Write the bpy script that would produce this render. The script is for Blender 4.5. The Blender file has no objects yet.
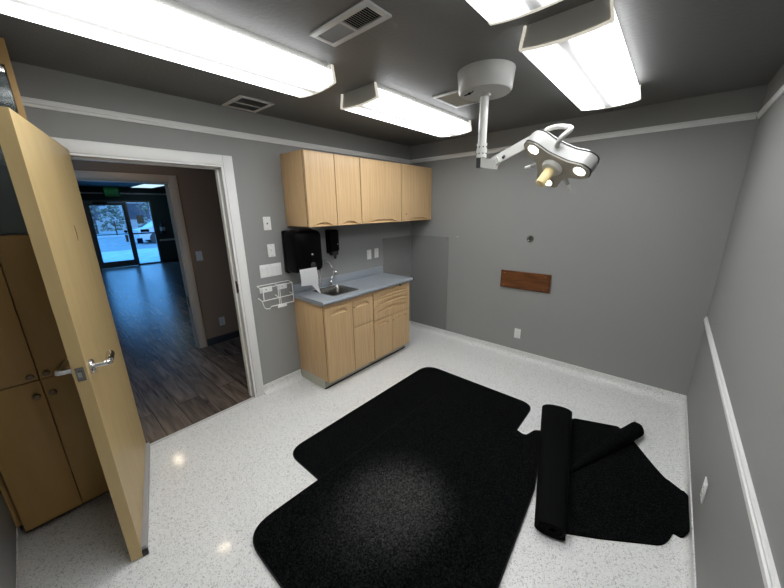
import bpy, bmesh, math, random
from mathutils import Vector, Matrix
random.seed(7)
S = bpy.context.scene
COL = S.collection
W, HC, YF = 3.022, 2.4515, -3.820          # right wall, ceiling height, near wall
XH, XF = -1.615, -10.43                    # hallway wall, shop-front wall

# ---------------------------------------------------------------- materials
def nmat(name):
    m = bpy.data.materials.new(name); m.use_nodes = True
    nt = m.node_tree; b = nt.nodes['Principled BSDF']
    return m, nt, b
def mat(name, col, rough=.5, metal=0, spec=.5, bump=0, bscale=80, coat=0, var=0, vscale=6, sheen=0):
    m, nt, b = nmat(name)
    b.inputs['Base Color'].default_value = (*col, 1)
    b.inputs['Roughness'].default_value = rough
    b.inputs['Metallic'].default_value = metal
    b.inputs['Specular IOR Level'].default_value = spec
    b.inputs['Coat Weight'].default_value = coat
    tc = nt.nodes.new('ShaderNodeTexCoord')
    if bump:
        n = nt.nodes.new('ShaderNodeTexNoise'); n.inputs['Scale'].default_value = bscale; n.inputs['Detail'].default_value = 4
        nt.links.new(tc.outputs['Object'], n.inputs['Vector'])
        bp = nt.nodes.new('ShaderNodeBump'); bp.inputs['Strength'].default_value = bump; bp.inputs['Distance'].default_value = .004
        nt.links.new(n.outputs['Fac'], bp.inputs['Height']); nt.links.new(bp.outputs['Normal'], b.inputs['Normal'])
    if var:
        n = nt.nodes.new('ShaderNodeTexNoise'); n.inputs['Scale'].default_value = vscale; n.inputs['Detail'].default_value = 3
        nt.links.new(tc.outputs['Object'], n.inputs['Vector'])
        r = nt.nodes.new('ShaderNodeValToRGB')
        r.color_ramp.elements[0].position = .3; r.color_ramp.elements[1].position = .7
        r.color_ramp.elements[0].color = (*[c * (1 - var) for c in col], 1)
        r.color_ramp.elements[1].color = (*[min(1, c * (1 + var)) for c in col], 1)
        nt.links.new(n.outputs['Fac'], r.inputs['Fac']); nt.links.new(r.outputs['Color'], b.inputs['Base Color'])
    return m
def wood(name, stops, scl=(55, 55, 2.2), rough=.4, spec=.4, detail=5, dist=.6):
    m, nt, b = nmat(name)
    tc = nt.nodes.new('ShaderNodeTexCoord'); mp = nt.nodes.new('ShaderNodeMapping')
    mp.inputs['Scale'].default_value = scl
    nt.links.new(tc.outputs['Object'], mp.inputs['Vector'])
    n = nt.nodes.new('ShaderNodeTexNoise'); n.inputs['Scale'].default_value = 1; n.inputs['Detail'].default_value = detail
    n.inputs['Distortion'].default_value = dist
    nt.links.new(mp.outputs['Vector'], n.inputs['Vector'])
    r = nt.nodes.new('ShaderNodeValToRGB'); e = r.color_ramp.elements
    e[0].position = .3; e[0].color = (*stops[0], 1); e[1].position = .72; e[1].color = (*stops[1], 1)
    nt.links.new(n.outputs['Fac'], r.inputs['Fac']); nt.links.new(r.outputs['Color'], b.inputs['Base Color'])
    b.inputs['Roughness'].default_value = rough; b.inputs['Specular IOR Level'].default_value = spec
    return m
def emis(name, col, st, base=.8):
    m, nt, b = nmat(name)
    b.inputs['Base Color'].default_value = (base, base, base, 1)
    b.inputs['Emission Color'].default_value = (*col, 1); b.inputs['Emission Strength'].default_value = st
    return m
def see_through(name, tint, fac, rough=.05, base=(.5, .5, .5), spec=.5):
    m, nt, b = nmat(name)
    b.inputs['Base Color'].default_value = (*base, 1); b.inputs['Roughness'].default_value = rough
    b.inputs['Specular IOR Level'].default_value = spec
    t = nt.nodes.new('ShaderNodeBsdfTransparent'); t.inputs['Color'].default_value = (*tint, 1)
    mx = nt.nodes.new('ShaderNodeMixShader'); mx.inputs['Fac'].default_value = fac
    nt.links.new(t.outputs[0], mx.inputs[1]); nt.links.new(b.outputs[0], mx.inputs[2])
    nt.links.new(mx.outputs[0], nt.nodes['Material Output'].inputs['Surface'])
    return m
def vinyl():
    m, nt, b = nmat('speckled_vinyl')
    tc = nt.nodes.new('ShaderNodeTexCoord')
    def chips(scale, lo, hi, prev, col, seed):
        mp = nt.nodes.new('ShaderNodeMapping'); mp.inputs['Location'].default_value = (seed, seed * 2, seed * .5)
        nt.links.new(tc.outputs['Object'], mp.inputs['Vector'])
        dn = nt.nodes.new('ShaderNodeTexNoise'); dn.inputs['Scale'].default_value = scale * 1.3
        nt.links.new(mp.outputs['Vector'], dn.inputs['Vector'])
        ma = nt.nodes.new('ShaderNodeVectorMath'); ma.operation = 'MULTIPLY_ADD'
        ma.inputs[1].default_value = (.6 / scale,) * 3
        nt.links.new(dn.outputs['Color'], ma.inputs[0]); nt.links.new(mp.outputs['Vector'], ma.inputs[2])
        v = nt.nodes.new('ShaderNodeTexVoronoi'); v.inputs['Scale'].default_value = scale
        nt.links.new(ma.outputs[0], v.inputs['Vector'])
        sx = nt.nodes.new('ShaderNodeSeparateColor'); nt.links.new(v.outputs['Color'], sx.inputs['Color'])
        g = nt.nodes.new('ShaderNodeMath'); g.operation = 'GREATER_THAN'; g.inputs[1].default_value = lo
        nt.links.new(sx.outputs[0], g.inputs[0])
        mx = nt.nodes.new('ShaderNodeMix'); mx.data_type = 'RGBA'
        nt.links.new(g.outputs[0], mx.inputs['Factor'])
        if isinstance(prev, tuple): mx.inputs['A'].default_value = (*prev, 1)
        else: nt.links.new(prev, mx.inputs['A'])
        mx.inputs['B'].default_value = (*col, 1)
        return mx.outputs['Result']
    c = chips(190, .62, 1, (.75, .75, .735), (.70, .70, .69), 3.1)
    c = chips(230, .72, 1, c, (.80, .80, .79), 7.7)
    c = chips(210, .89, 1, c, (.56, .56, .555), 1.3)
    c = chips(260, .962, 1, c, (.36, .36, .365), 5.9)
    c = chips(110, .98, 1, c, (.52, .515, .51), 9.4)
    nt.links.new(c, b.inputs['Base Color'])
    n = nt.nodes.new('ShaderNodeTexNoise'); n.inputs['Scale'].default_value = 2.5; n.inputs['Detail'].default_value = 4
    nt.links.new(tc.outputs['Object'], n.inputs['Vector'])
    mr = nt.nodes.new('ShaderNodeMapRange'); mr.inputs['To Min'].default_value = .22; mr.inputs['To Max'].default_value = .42
    nt.links.new(n.outputs['Fac'], mr.inputs['Value']); nt.links.new(mr.outputs[0], b.inputs['Roughness'])
    b.inputs['Specular IOR Level'].default_value = .3
    b.inputs['Coat Weight'].default_value = .35; b.inputs['Coat Roughness'].default_value = .09
    return m
def planks():
    m, nt, b = nmat('wood_planks')
    tc = nt.nodes.new('ShaderNodeTexCoord'); mp = nt.nodes.new('ShaderNodeMapping')
    nt.links.new(tc.outputs['Object'], mp.inputs['Vector'])
    br = nt.nodes.new('ShaderNodeTexBrick'); br.offset = .37
    br.inputs['Color1'].default_value = (.0, .0, .0, 1); br.inputs['Color2'].default_value = (1, 1, 1, 1); br.inputs['Mortar'].default_value = (.5, .5, .5, 1)
    br.inputs['Scale'].default_value = 1; br.inputs['Mortar Size'].default_value = .0022; br.inputs['Bias'].default_value = 0
    br.inputs['Brick Width'].default_value = 1.22; br.inputs['Row Height'].default_value = .18
    nt.links.new(mp.outputs['Vector'], br.inputs['Vector'])
    mg = nt.nodes.new('ShaderNodeMapping'); mg.inputs['Scale'].default_value = (2.2, 26, 1)
    nt.links.new(tc.outputs['Object'], mg.inputs['Vector'])
    ad = nt.nodes.new('ShaderNodeVectorMath'); ad.operation = 'MULTIPLY_ADD'; ad.inputs[1].default_value = (9, 5, 3)
    nt.links.new(br.outputs['Color'], ad.inputs[0]); nt.links.new(mg.outputs['Vector'], ad.inputs[2])
    n = nt.nodes.new('ShaderNodeTexNoise'); n.inputs['Scale'].default_value = 1; n.inputs['Detail'].default_value = 6; n.inputs['Distortion'].default_value = .9
    nt.links.new(ad.outputs[0], n.inputs['Vector'])
    r = nt.nodes.new('ShaderNodeValToRGB'); e = r.color_ramp.elements
    e[0].position = .28; e[0].color = (.045, .032, .025, 1); e[1].position = .75; e[1].color = (.21, .165, .135, 1)
    nt.links.new(n.outputs['Fac'], r.inputs['Fac'])
    sc = nt.nodes.new('ShaderNodeSeparateColor'); nt.links.new(br.outputs['Color'], sc.inputs['Color'])
    mr = nt.nodes.new('ShaderNodeMapRange'); mr.inputs['To Min'].default_value = .7; mr.inputs['To Max'].default_value = 1.25
    nt.links.new(sc.outputs[0], mr.inputs['Value'])
    vm = nt.nodes.new('ShaderNodeVectorMath'); vm.operation = 'SCALE'
    nt.links.new(r.outputs['Color'], vm.inputs[0]); nt.links.new(mr.outputs[0], vm.inputs['Scale'])
    mx = nt.nodes.new('ShaderNodeMix'); mx.data_type = 'RGBA'
    nt.links.new(br.outputs['Fac'], mx.inputs['Factor']); nt.links.new(vm.outputs[0], mx.inputs['A']); mx.inputs['B'].default_value = (.02, .016, .013, 1)
    nt.links.new(mx.outputs['Result'], b.inputs['Base Color'])
    b.inputs['Roughness'].default_value = .27; b.inputs['Specular IOR Level'].default_value = .6
    bp = nt.nodes.new('ShaderNodeBump'); bp.inputs['Strength'].default_value = .18; bp.inputs['Distance'].default_value = .002
    nt.links.new(n.outputs['Fac'], bp.inputs['Height']); nt.links.new(bp.outputs['Normal'], b.inputs['Normal'])
    return m
def carpet():
    m, nt, b = nmat('black_carpet')
    tc = nt.nodes.new('ShaderNodeTexCoord')
    n = nt.nodes.new('ShaderNodeTexNoise'); n.inputs['Scale'].default_value = 130; n.inputs['Detail'].default_value = 4; n.inputs['Roughness'].default_value = .7
    nt.links.new(tc.outputs['Object'], n.inputs['Vector'])
    r = nt.nodes.new('ShaderNodeValToRGB'); e = r.color_ramp.elements
    e[0].position = .44; e[0].color = (.0005, .0008, .0010, 1); e[1].position = .68; e[1].color = (.0120, .0126, .0128, 1)
    nt.links.new(n.outputs['Fac'], r.inputs['Fac']); nt.links.new(r.outputs['Color'], b.inputs['Base Color'])
    bp = nt.nodes.new('ShaderNodeBump'); bp.inputs['Strength'].default_value = .6; bp.inputs['Distance'].default_value = .004
    nt.links.new(n.outputs['Fac'], bp.inputs['Height']); nt.links.new(bp.outputs['Normal'], b.inputs['Normal'])
    b.inputs['Roughness'].default_value = 1; b.inputs['Specular IOR Level'].default_value = .04
    return m
def tube_diffuser(strength):
    # acrylic lens over two fluorescent tubes: brighter along the tubes, dimmer between them
    m, nt, b = nmat('lit_diffuser')
    tc = nt.nodes.new('ShaderNodeTexCoord'); sp = nt.nodes.new('ShaderNodeSeparateXYZ')
    nt.links.new(tc.outputs['Object'], sp.inputs[0])
    ab = nt.nodes.new('ShaderNodeMath'); ab.operation = 'ABSOLUTE'; nt.links.new(sp.outputs['X'], ab.inputs[0])
    r = nt.nodes.new('ShaderNodeValToRGB'); r.color_ramp.interpolation = 'EASE'; e = r.color_ramp.elements
    mr = nt.nodes.new('ShaderNodeMapRange'); mr.inputs['From Max'].default_value = .176
    nt.links.new(ab.outputs[0], mr.inputs['Value']); nt.links.new(mr.outputs[0], r.inputs['Fac'])
    e[0].position = 0; e[0].color = (.036, .0368, .039, 1); e[1].position = .45; e[1].color = (1, 1, 1, 1)
    for p, v in ((.08, .050), (.24, .8), (.72, 1.0), (.88, .5), (.95, .16), (1, .13)):
        k = e.new(p); k.color = (v, v, v, 1)
    ay = nt.nodes.new('ShaderNodeMath'); ay.operation = 'ABSOLUTE'; nt.links.new(sp.outputs['Y'], ay.inputs[0])
    my = nt.nodes.new('ShaderNodeMapRange'); my.inputs['From Min'].default_value = .50; my.inputs['From Max'].default_value = .61
    my.inputs['To Min'].default_value = 1; my.inputs['To Max'].default_value = .28
    nt.links.new(ay.outputs[0], my.inputs['Value'])
    mu = nt.nodes.new('ShaderNodeMath'); mu.operation = 'MULTIPLY'
    nt.links.new(r.outputs['Color'], mu.inputs[0]); nt.links.new(my.outputs[0], mu.inputs[1])
    m2 = nt.nodes.new('ShaderNodeMath'); m2.operation = 'MULTIPLY'; m2.inputs[1].default_value = strength
    nt.links.new(mu.outputs[0], m2.inputs[0])
    b.inputs['Base Color'].default_value = (.6, .6, .6, 1); b.inputs['Roughness'].default_value = .35
    b.inputs['Emission Color'].default_value = (.97, .99, 1, 1)
    nt.links.new(m2.outputs[0], b.inputs['Emission Strength'])
    return m

M = dict(
    wall=mat('grey_wall_paint', (.262, .263, .258), .55, bump=.12, bscale=140, spec=.3),
    ceil=mat('grey_ceiling_paint', (.135, .134, .130), .5, bump=.55, bscale=55, spec=.35),
    hall=mat('brown_wall_paint', (.205, .128, .076), .6, bump=.1, bscale=140, spec=.3),
    shop=mat('dark_teal_paint', (.06, .085, .09), .6, spec=.3),
    hceil=mat('dim_ceiling_paint', (.10, .10, .105), .6, spec=.3),
    trim=mat('white_trim_paint', (.72, .72, .71), .35, spec=.45),
    tan=mat('tan_trim_paint', (.44, .32, .21), .4, spec=.4),
    vinyl=vinyl(), planks=planks(), carpet=carpet(),
    rubber=mat('black_rubber', (.0022, .0025, .0028), .7, spec=.06, bump=.3, bscale=500),
    edge=mat('grey_rubber_edge', (.018, .017, .018), .7, spec=.2),
    oak=wood('light_oak_laminate', ((.51, .335, .168), (.635, .44, .242)), (90, 90, 2.4)),
    oak_shade=wood('oak_gap_shade', ((.14, .085, .04), (.20, .125, .06)), (40, 40, 4)),  # oak darkened to paint the shade in gaps between doors
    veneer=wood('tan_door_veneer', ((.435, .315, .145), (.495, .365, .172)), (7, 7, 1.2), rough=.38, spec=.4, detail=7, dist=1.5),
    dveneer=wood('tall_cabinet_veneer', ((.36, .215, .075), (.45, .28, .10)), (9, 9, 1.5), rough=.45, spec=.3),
    toe=mat('grey_toe_kick', (.42, .42, .36), .5),
    dark=mat('shade_and_dark_parts', (.01, .01, .01), .8, spec=.1),  # near-black: painted shade in vents and under cabinets, plus small dark parts
    counter=mat('blue_grey_laminate', (.27, .295, .325), .32, spec=.5, var=.16, vscale=160),
    steel=mat('brushed_steel', (.33, .325, .31), .22, metal=1),
    chrome=mat('chrome', (.80, .80, .80), .12, metal=1),
    satin=mat('satin_nickel', (.62, .61, .59), .26, metal=1),
    bronze=mat('dark_bronze_knob', (.22, .16, .11), .35, metal=1),
    blackp=mat('black_plastic', (.0012, .0012, .0012), .33, spec=.09),
    blackm=mat('matt_black_plastic', (.012, .012, .012), .5),
    whitep=mat('white_plastic', (.78, .78, .77), .35),
    tanp=mat('tan_plastic', (.42, .37, .31), .4),
    greyp=mat('grey_plastic', (.35, .35, .35), .4),
    paper=mat('white_paper', (.86, .86, .86), .8, spec=.2),
    lampw=mat('off_white_enamel', (.50, .498, .475), .3, spec=.5),
    lamph=mat('lamp_head_enamel', (.30, .298, .285), .34, spec=.5),
    lampface=mat('beige_lamp_face', (.36, .33, .28), .45),
    plate=mat('cream_end_plate', (.66, .61, .52), .45),
    rimlit=emis('lit_lens_rim', (1, .93, .78), .55, .5),  # glows by itself, standing in for tube light passing through the rim
    ventw=mat('grey_white_vent', (.52, .52, .51), .4),
    tanmesh=mat('tan_grille', (.50, .46, .38), .6),
    mahog=wood('red_brown_wood', ((.070, .022, .006), (.165, .056, .015)), (4, 4, 45), rough=.25, spec=.5),
    mahogd=mat('dark_brown_bevel', (.045, .015, .006), .3),
    amber=mat('amber_plastic', (.80, .66, .34), .35),
    alu=mat('dark_aluminium', (.20, .20, .20), .4, metal=.6),
    glass=see_through('clear_glass', (.97, .98, 1.0), .07, .02, (.5, .5, .5)),
    cabglass=see_through('cabinet_glass', (.65, .72, .71), .38, .08, (.16, .20, .21), .9),
    clearp=see_through('clear_plastic_sheet', (.99, .99, .99), .12, .2, (.30, .30, .30), .5),
    diff=tube_diffuser(19),
    bulb=emis('lit_bulb', (1, .93, .74), 14),
    down=emis('lit_downlight', (1, .82, .58), 48),
    panel=emis('lit_panel', (.65, .92, 1), 1.1),
    exitg=emis('green_exit', (.03, .30, .12), .05, .02),
    exitl=emis('green_letters', (.15, 1, .40), .06, .02),
    blue=mat('blue_sign', (.01, .10, .55), .5),
    pave=mat('pale_pavement', (.40, .41, .42), .9, var=.15, vscale=2),
    road=mat('asphalt', (.22, .22, .22), .9, var=.2, vscale=3),
    leaf=mat('dark_foliage', (.16, .17, .13), .9, var=.6, vscale=3, bump=1, bscale=12),
    bark=mat('brown_bark', (.09, .065, .05), .9),
    stucco=mat('pale_stucco', (.42, .40, .38), .9),
    winblue=mat('dark_window', (.06, .07, .09), .2),
    carp=mat('silver_car_paint', (.45, .46, .48), .3),
    orange=mat('orange_paint', (.55, .22, .08), .6),
    scuff=mat('pale_spackle', (.60, .60, .59), .7),
)

# ---------------------------------------------------------------- mesh helpers
class B:
    def __init__(s): s.bm = bmesh.new()
    def box(s, x0, x1, y0, y1, z0, z1, bev=0, seg=2):
        r = bmesh.ops.create_cube(s.bm, size=1)
        bmesh.ops.scale(s.bm, vec=(abs(x1 - x0), abs(y1 - y0), abs(z1 - z0)), verts=r['verts'])
        bmesh.ops.translate(s.bm, vec=((x0 + x1) / 2, (y0 + y1) / 2, (z0 + z1) / 2), verts=r['verts'])
        if bev:
            es = list({e for v in r['verts'] for e in v.link_edges})
            bmesh.ops.bevel(s.bm, geom=es, offset=bev, segments=seg, affect='EDGES', profile=.5)
        return s
    def cyl(s, p0, p1, r0, r1=None, seg=24, cap=True):
        p0, p1 = Vector(p0), Vector(p1); r1 = r0 if r1 is None else r1
        d = p1 - p0
        q = Vector((0, 0, 1)).rotation_difference(d.normalized()).to_matrix().to_4x4()
        bmesh.ops.create_cone(s.bm, cap_ends=cap, segments=seg, radius1=r0, radius2=r1, depth=d.length,
                              matrix=Matrix.Translation((p0 + p1) / 2) @ q)
        return s
    def ball(s, c, r, sc=(1, 1, 1), seg=16):
        m = Matrix.Translation(c) @ Matrix.Diagonal((*sc, 1))
        bmesh.ops.create_uvsphere(s.bm, u_segments=seg, v_segments=max(6, seg // 2), radius=r, matrix=m); return s
    def blob(s, c, r, zs):
        c = Vector(c); rings = []
        for j in (1, 2, 3):
            a = math.pi * j / 4
            rings.append([s.bm.verts.new(c + Vector((r * math.sin(a) * math.cos(k * 1.0472 + j * .5), r * math.sin(a) * math.sin(k * 1.0472 + j * .5), r * zs * math.cos(a)))) for k in range(6)])
        t, b = s.bm.verts.new(c + Vector((0, 0, r * zs))), s.bm.verts.new(c - Vector((0, 0, r * zs)))
        for k in range(6):
            m = (k + 1) % 6
            s.bm.faces.new((t, rings[0][k], rings[0][m])); s.bm.faces.new((b, rings[2][m], rings[2][k]))
            for j in (0, 1): s.bm.faces.new((rings[j][k], rings[j + 1][k], rings[j + 1][m], rings[j][m]))
        return s
    def tube(s, pts, r, seg=8, closed=False):
        pts = [Vector(p) for p in pts]; n = len(pts); rs = r if isinstance(r, (list, tuple)) else [r] * n
        rings = []; up = None
        for i, p in enumerate(pts):
            a = pts[i - 1] if (i or closed) else p; c = pts[(i + 1) % n] if (i < n - 1 or closed) else p
            t = (c - a).normalized()
            if up is None: up = t.orthogonal().normalized()
            up = (up - t * up.dot(t)).normalized(); sd = t.cross(up)
            rings.append([s.bm.verts.new(p + rs[i] * (math.cos(k * math.tau / seg) * up + math.sin(k * math.tau / seg) * sd)) for k in range(seg)])
        for i in range(n if closed else n - 1):
            A, C = rings[i], rings[(i + 1) % n]
            for k in range(seg): s.bm.faces.new((A[k], A[(k + 1) % seg], C[(k + 1) % seg], C[k]))
        if not closed:
            s.bm.faces.new(rings[0][::-1]); s.bm.faces.new(rings[-1])
        return s
    def prism(s, pts, h, base=None, top=None):
        """pts: list of 3D bottom points; h: vector"""
        h = Vector(h); a = [s.bm.verts.new(Vector(p)) for p in pts]
        b = [s.bm.verts.new(Vector(p) + h) for p in (top or pts)]
        n = len(a)
        s.bm.faces.new(a[::-1]); s.bm.faces.new(b)
        for i in range(n): s.bm.faces.new((a[i], a[(i + 1) % n], b[(i + 1) % n], b[i]))
        return s
    def lathe(s, c, prof, seg=32, axis=(0, 0, 1)):
        q = Vector((0, 0, 1)).rotation_difference(Vector(axis)).to_matrix()
        rings = [[s.bm.verts.new(Vector(c) + q @ Vector((r * math.cos(k * math.tau / seg), r * math.sin(k * math.tau / seg), z))) for k in range(seg)] for r, z in prof]
        for A, C in zip(rings, rings[1:]):
            for k in range(seg): s.bm.faces.new((A[k], A[(k + 1) % seg], C[(k + 1) % seg], C[k]))
        s.bm.faces.new(rings[0][::-1]); s.bm.faces.new(rings[-1])
        return s
    def strip(s, rows):
        """rows of points, joined as a quad sheet"""
        vs = [[s.bm.verts.new(Vector(p)) for p in r] for r in rows]
        for A, C in zip(vs, vs[1:]):
            for k in range(len(A) - 1): s.bm.faces.new((A[k], A[k + 1], C[k + 1], C[k]))
        return s

WLOC = {}
def obj(name, b, m, parent=None, origin=None, smooth=True, angle=35, mats=None):
    bm = b.bm
    bmesh.ops.recalc_face_normals(bm, faces=bm.faces)
    me = bpy.data.meshes.new(name)
    o0 = Vector(WLOC[parent.name]) if parent else Vector(origin or (0, 0, 0))
    bmesh.ops.translate(bm, vec=-o0, verts=bm.verts)
    bm.to_mesh(me); bm.free()
    for x in (mats or [m]): me.materials.append(x)
    if smooth:
        for p in me.polygons: p.use_smooth = True
        try: me.set_sharp_from_angle(angle=math.radians(angle))
        except Exception: pass
    o = bpy.data.objects.new(name, me); COL.objects.link(o)
    if parent: o.parent = parent; WLOC[o.name] = WLOC[parent.name]
    else: o.location = o0; WLOC[o.name] = tuple(o0)
    return o
def thing(name, label, cat, loc, group=None):
    o = bpy.data.objects.new(name, None); COL.objects.link(o); o.empty_display_size = .05
    o.location = loc; WLOC[o.name] = tuple(loc); o['label'] = label; o['category'] = cat
    if group: o['group'] = group
    return o
def tag(o, label, cat, group=None):
    o['label'] = label; o['category'] = cat
    if group: o['group'] = group
    return o
def struct(name, b, m, label=None, cat=None, **k):
    o = obj(name, b, m, **k); o['kind'] = 'structure'
    if label: o['label'] = label
    if cat: o['category'] = cat
    return o
def dup(root, d, label):
    r = root.copy(); COL.objects.link(r); r.location = Vector(root.location) + Vector(d); r['label'] = label
    WLOC[r.name] = tuple(r.location)
    for ch in list(root.children):
        c = ch.copy(); COL.objects.link(c); c.parent = r
        for g in list(ch.children):
            e = g.copy(); COL.objects.link(e); e.parent = c
    return r
def rot2(p, c, a):
    x, y = p[0] - c[0], p[1] - c[1]
    return (c[0] + x * math.cos(a) - y * math.sin(a), c[1] + x * math.sin(a) + y * math.cos(a))
def rounded(poly, radii, seg=6):
    out = []; n = len(poly)
    for i, p in enumerate(poly):
        r = radii[i] if isinstance(radii, (list, tuple)) else radii
        p = Vector(p); a = Vector(poly[i - 1]) - p; c = Vector(poly[(i + 1) % n]) - p
        if r <= 0: out.append(tuple(p)); continue
        r = min(r, a.length * .45, c.length * .45)
        A = p + a.normalized() * r; C = p + c.normalized() * r
        for k in range(seg + 1):
            t = k / seg; out.append(tuple((1 - t) ** 2 * A + 2 * t * (1 - t) * p + t * t * C))
    return out

# ================================================================ the room
DY0, DY1, DH = -3.268, -2.372, 2.035        # door opening in the left wall
T = .12
struct('floor', B().box(0, W + .1, YF - .1, .1, -.1, 0), M['vinyl'], 'pale grey speckled vinyl floor of the exam room', 'floor')
struct('ceiling', B().box(-.06, W + .1, YF - .1, .1, HC, HC + .1), M['ceil'], 'dark grey textured ceiling of the exam room', 'ceiling')
b = B()
b.box(-T, 0, DY1, .1, -.1, HC); b.box(-T, 0, YF - .1, DY0, -.1, HC); b.box(-T, 0, DY0, DY1, DH, HC)
o = struct('wall_left', b, None, 'grey wall with the doorway and the cabinets', 'wall', mats=[M['wall'], M['hall']], smooth=False)
for p in o.data.polygons:
    if p.normal.x < -.5: p.material_index = 1
struct('wall_back', B().box(0, W + .1, 0, .1, -.1, HC), M['wall'], 'grey far wall with the wooden board', 'wall')
struct('wall_right', B().box(W, W + .1, YF - .1, 0, -.1, HC), M['wall'], 'grey wall at the right with a white chair rail', 'wall')
struct('wall_front', B().box(0, W, YF - .1, YF, -.1, HC), M['wall'], 'grey near wall beside the tall cabinet', 'wall')

def cove(name, p0, p1, nrm, label):
    """flash-coved vinyl base: sheet rising out of the floor in a quarter curve"""
    p0, p1, nrm = Vector(p0), Vector(p1), Vector(nrm)
    prof = [(.0, .087), (.006, .087), (.0065, .05)]
    for k in range(7):
        a = k / 6 * math.pi / 2
        prof.append((.0065 + .042 * (1 - math.cos(a)), .0465 - .042 * math.sin(a) if k < 6 else .0045))
    prof += [(.075, .0012), (.075, 0), (0, 0)]
    bb = B(); bb.prism([p0 + nrm * u + Vector((0, 0, z)) for u, z in prof], p1 - p0)
    return struct(name, bb, M['vinyl'], label, 'baseboard')
cove('baseboard_left', (0, -2.282, 0), (0, -1.868, 0), (1, 0, 0), 'short coved vinyl base between doorway and sink cabinet')
cove('baseboard_left', (0, -.618, 0), (0, 0, 0), (1, 0, 0), 'coved vinyl base on the left wall right of the cabinets')
cove('baseboard_back', (.001, 0, 0), (W - .001, 0, 0), (0, -1, 0), 'coved vinyl base along the far wall')
cove('baseboard_right', (W, 0, 0), (W, YF, 0), (-1, 0, 0), 'coved vinyl base along the right wall')
cove('baseboard_front', (.290, YF, 0), (W - .001, YF, 0), (0, 1, 0), 'coved vinyl base along the near wall')

def rail(name, p0, p1, nrm, z0, z1, d, label):
    p0, p1, nrm = Vector(p0), Vector(p1), Vector(nrm); h = z1 - z0
    prof = [(0, 0), (d * .45, 0), (d * .6, h * .12), (d * .6, h * .3), (d, h * .42), (d, h * .72), (d * .7, h * .8), (d * .7, h * .93), (d * .5, h), (0, h)]
    bb = B(); bb.prism([p0 + nrm * u + Vector((0, 0, z0 + z)) for u, z in prof], p1 - p0)
    return struct(name, bb, M['trim'], label, 'trim', angle=20)
rail('trim_1', (0, YF, 0), (0, 0, 0), (1, 0, 0), 2.245, 2.289, .016, 'white picture rail high on the left wall')
rail('trim_2', (.016, 0, 0), (W - .016, 0, 0), (0, -1, 0), 2.245, 2.289, .016, 'white picture rail high on the far wall')
rail('trim_3', (W, 0, 0), (W, YF, 0), (-1, 0, 0), 2.245, 2.289, .016, 'white picture rail high on the right wall')
rail('trim_4', (W, -.002, 0), (W, YF, 0), (-1, 0, 0), .748, .811, .016, 'white chair rail low on the right wall')

# door casing, jambs, stops
b = B()
cw = .073
b.box(0, .018, DY1 + .017, DY1 + .017 + cw, 0, 2.103, .004)
b.box(0, .018, DY0 - .017 - .055, DY0 - .017, 0, 2.103, .004)
b.box(0, .018, DY0 - .017, DY1 + .017, 2.03, 2.103, .004)
struct('trim_5', b, M['trim'], 'white casing around the open doorway', 'trim')
b = B()
b.box(-T - .002, .010, DY1, DY1 + .017, 0, DH); b.box(-T - .002, .010, DY0 - .017, DY0, 0, DH); b.box(-T - .002, .010, DY0, DY1, DH - .018, DH)
b.box(-.085, -.048, DY1 - .013, DY1, 0, DH - .018); b.box(-.085, -.048, DY0, DY0 + .013, 0, DH - .018); b.box(-.085, -.048, DY0, DY1, DH - .031, DH - .018)
o = struct('trim_6', b, M['trim'], 'white jambs and stops lining the doorway', 'trim', smooth=False)
k = obj('strike_plate', B().box(-.044, -.008, DY1 - .0015, DY1 + .001, 1.01, 1.115).box(-.012, .004, DY1 - .004, DY1 + .001, 1.03, 1.095), M['blackm'], o)
k['label'] = 'dark metal strike plate'
b = B(); b.box(-.022, .005, DY0, DY1, 0, .004, .0015)
struct('trim_7', b, M['ventw'], 'thin metal threshold strip in the doorway', 'trim')

# ---- the open door (hinged on the near jamb)
d = Vector((math.cos(math.radians(13)), -math.sin(math.radians(13)), 0)); n = Vector((-d.y, d.x, 0))
H0 = Vector((.014, -3.200, 0))            # hinge edge of the visible face
def dp(u, v, z): return H0 + d * u + n * v + Vector((0, 0, z))
def dbox(bb, u0, u1, v0, v1, z0, z1):
    bb.prism([dp(u0, v0, z0), dp(u1, v0, z0), dp(u1, v1, z0), dp(u0, v1, z0)], (0, 0, z1 - z0)); return bb
DL = .945
door = thing('door_1', 'open tan veneer door leaf with chrome levers', 'door', (H0.x, H0.y, 0)); door['kind'] = 'structure'
obj('door_leaf', dbox(B(), 0, DL, -.045, 0, .010, 2.042), M['veneer'], door, smooth=False)
o = obj('door_sweep', dbox(B(), .02, DL - .012, 0, .020, .010, .056), M['greyp'], door, smooth=False); o['label'] = 'grey metal sweep along the door bottom'
obj('sweep_end_plug', dbox(B(), DL - .014, DL + .001, 0, .024, .008, .036), M['blackm'], o, smooth=False)
o = obj('latch_plate', dbox(B(), DL, DL + .002, -.036, -.009, 1.015, 1.075), M['steel'], door, smooth=False); o['label'] = 'brushed metal latch plate'
obj('latch_bolt', dbox(B(), DL + .002, DL + .011, -.029, -.016, 1.035, 1.058), M['satin'], o, smooth=False)
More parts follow.
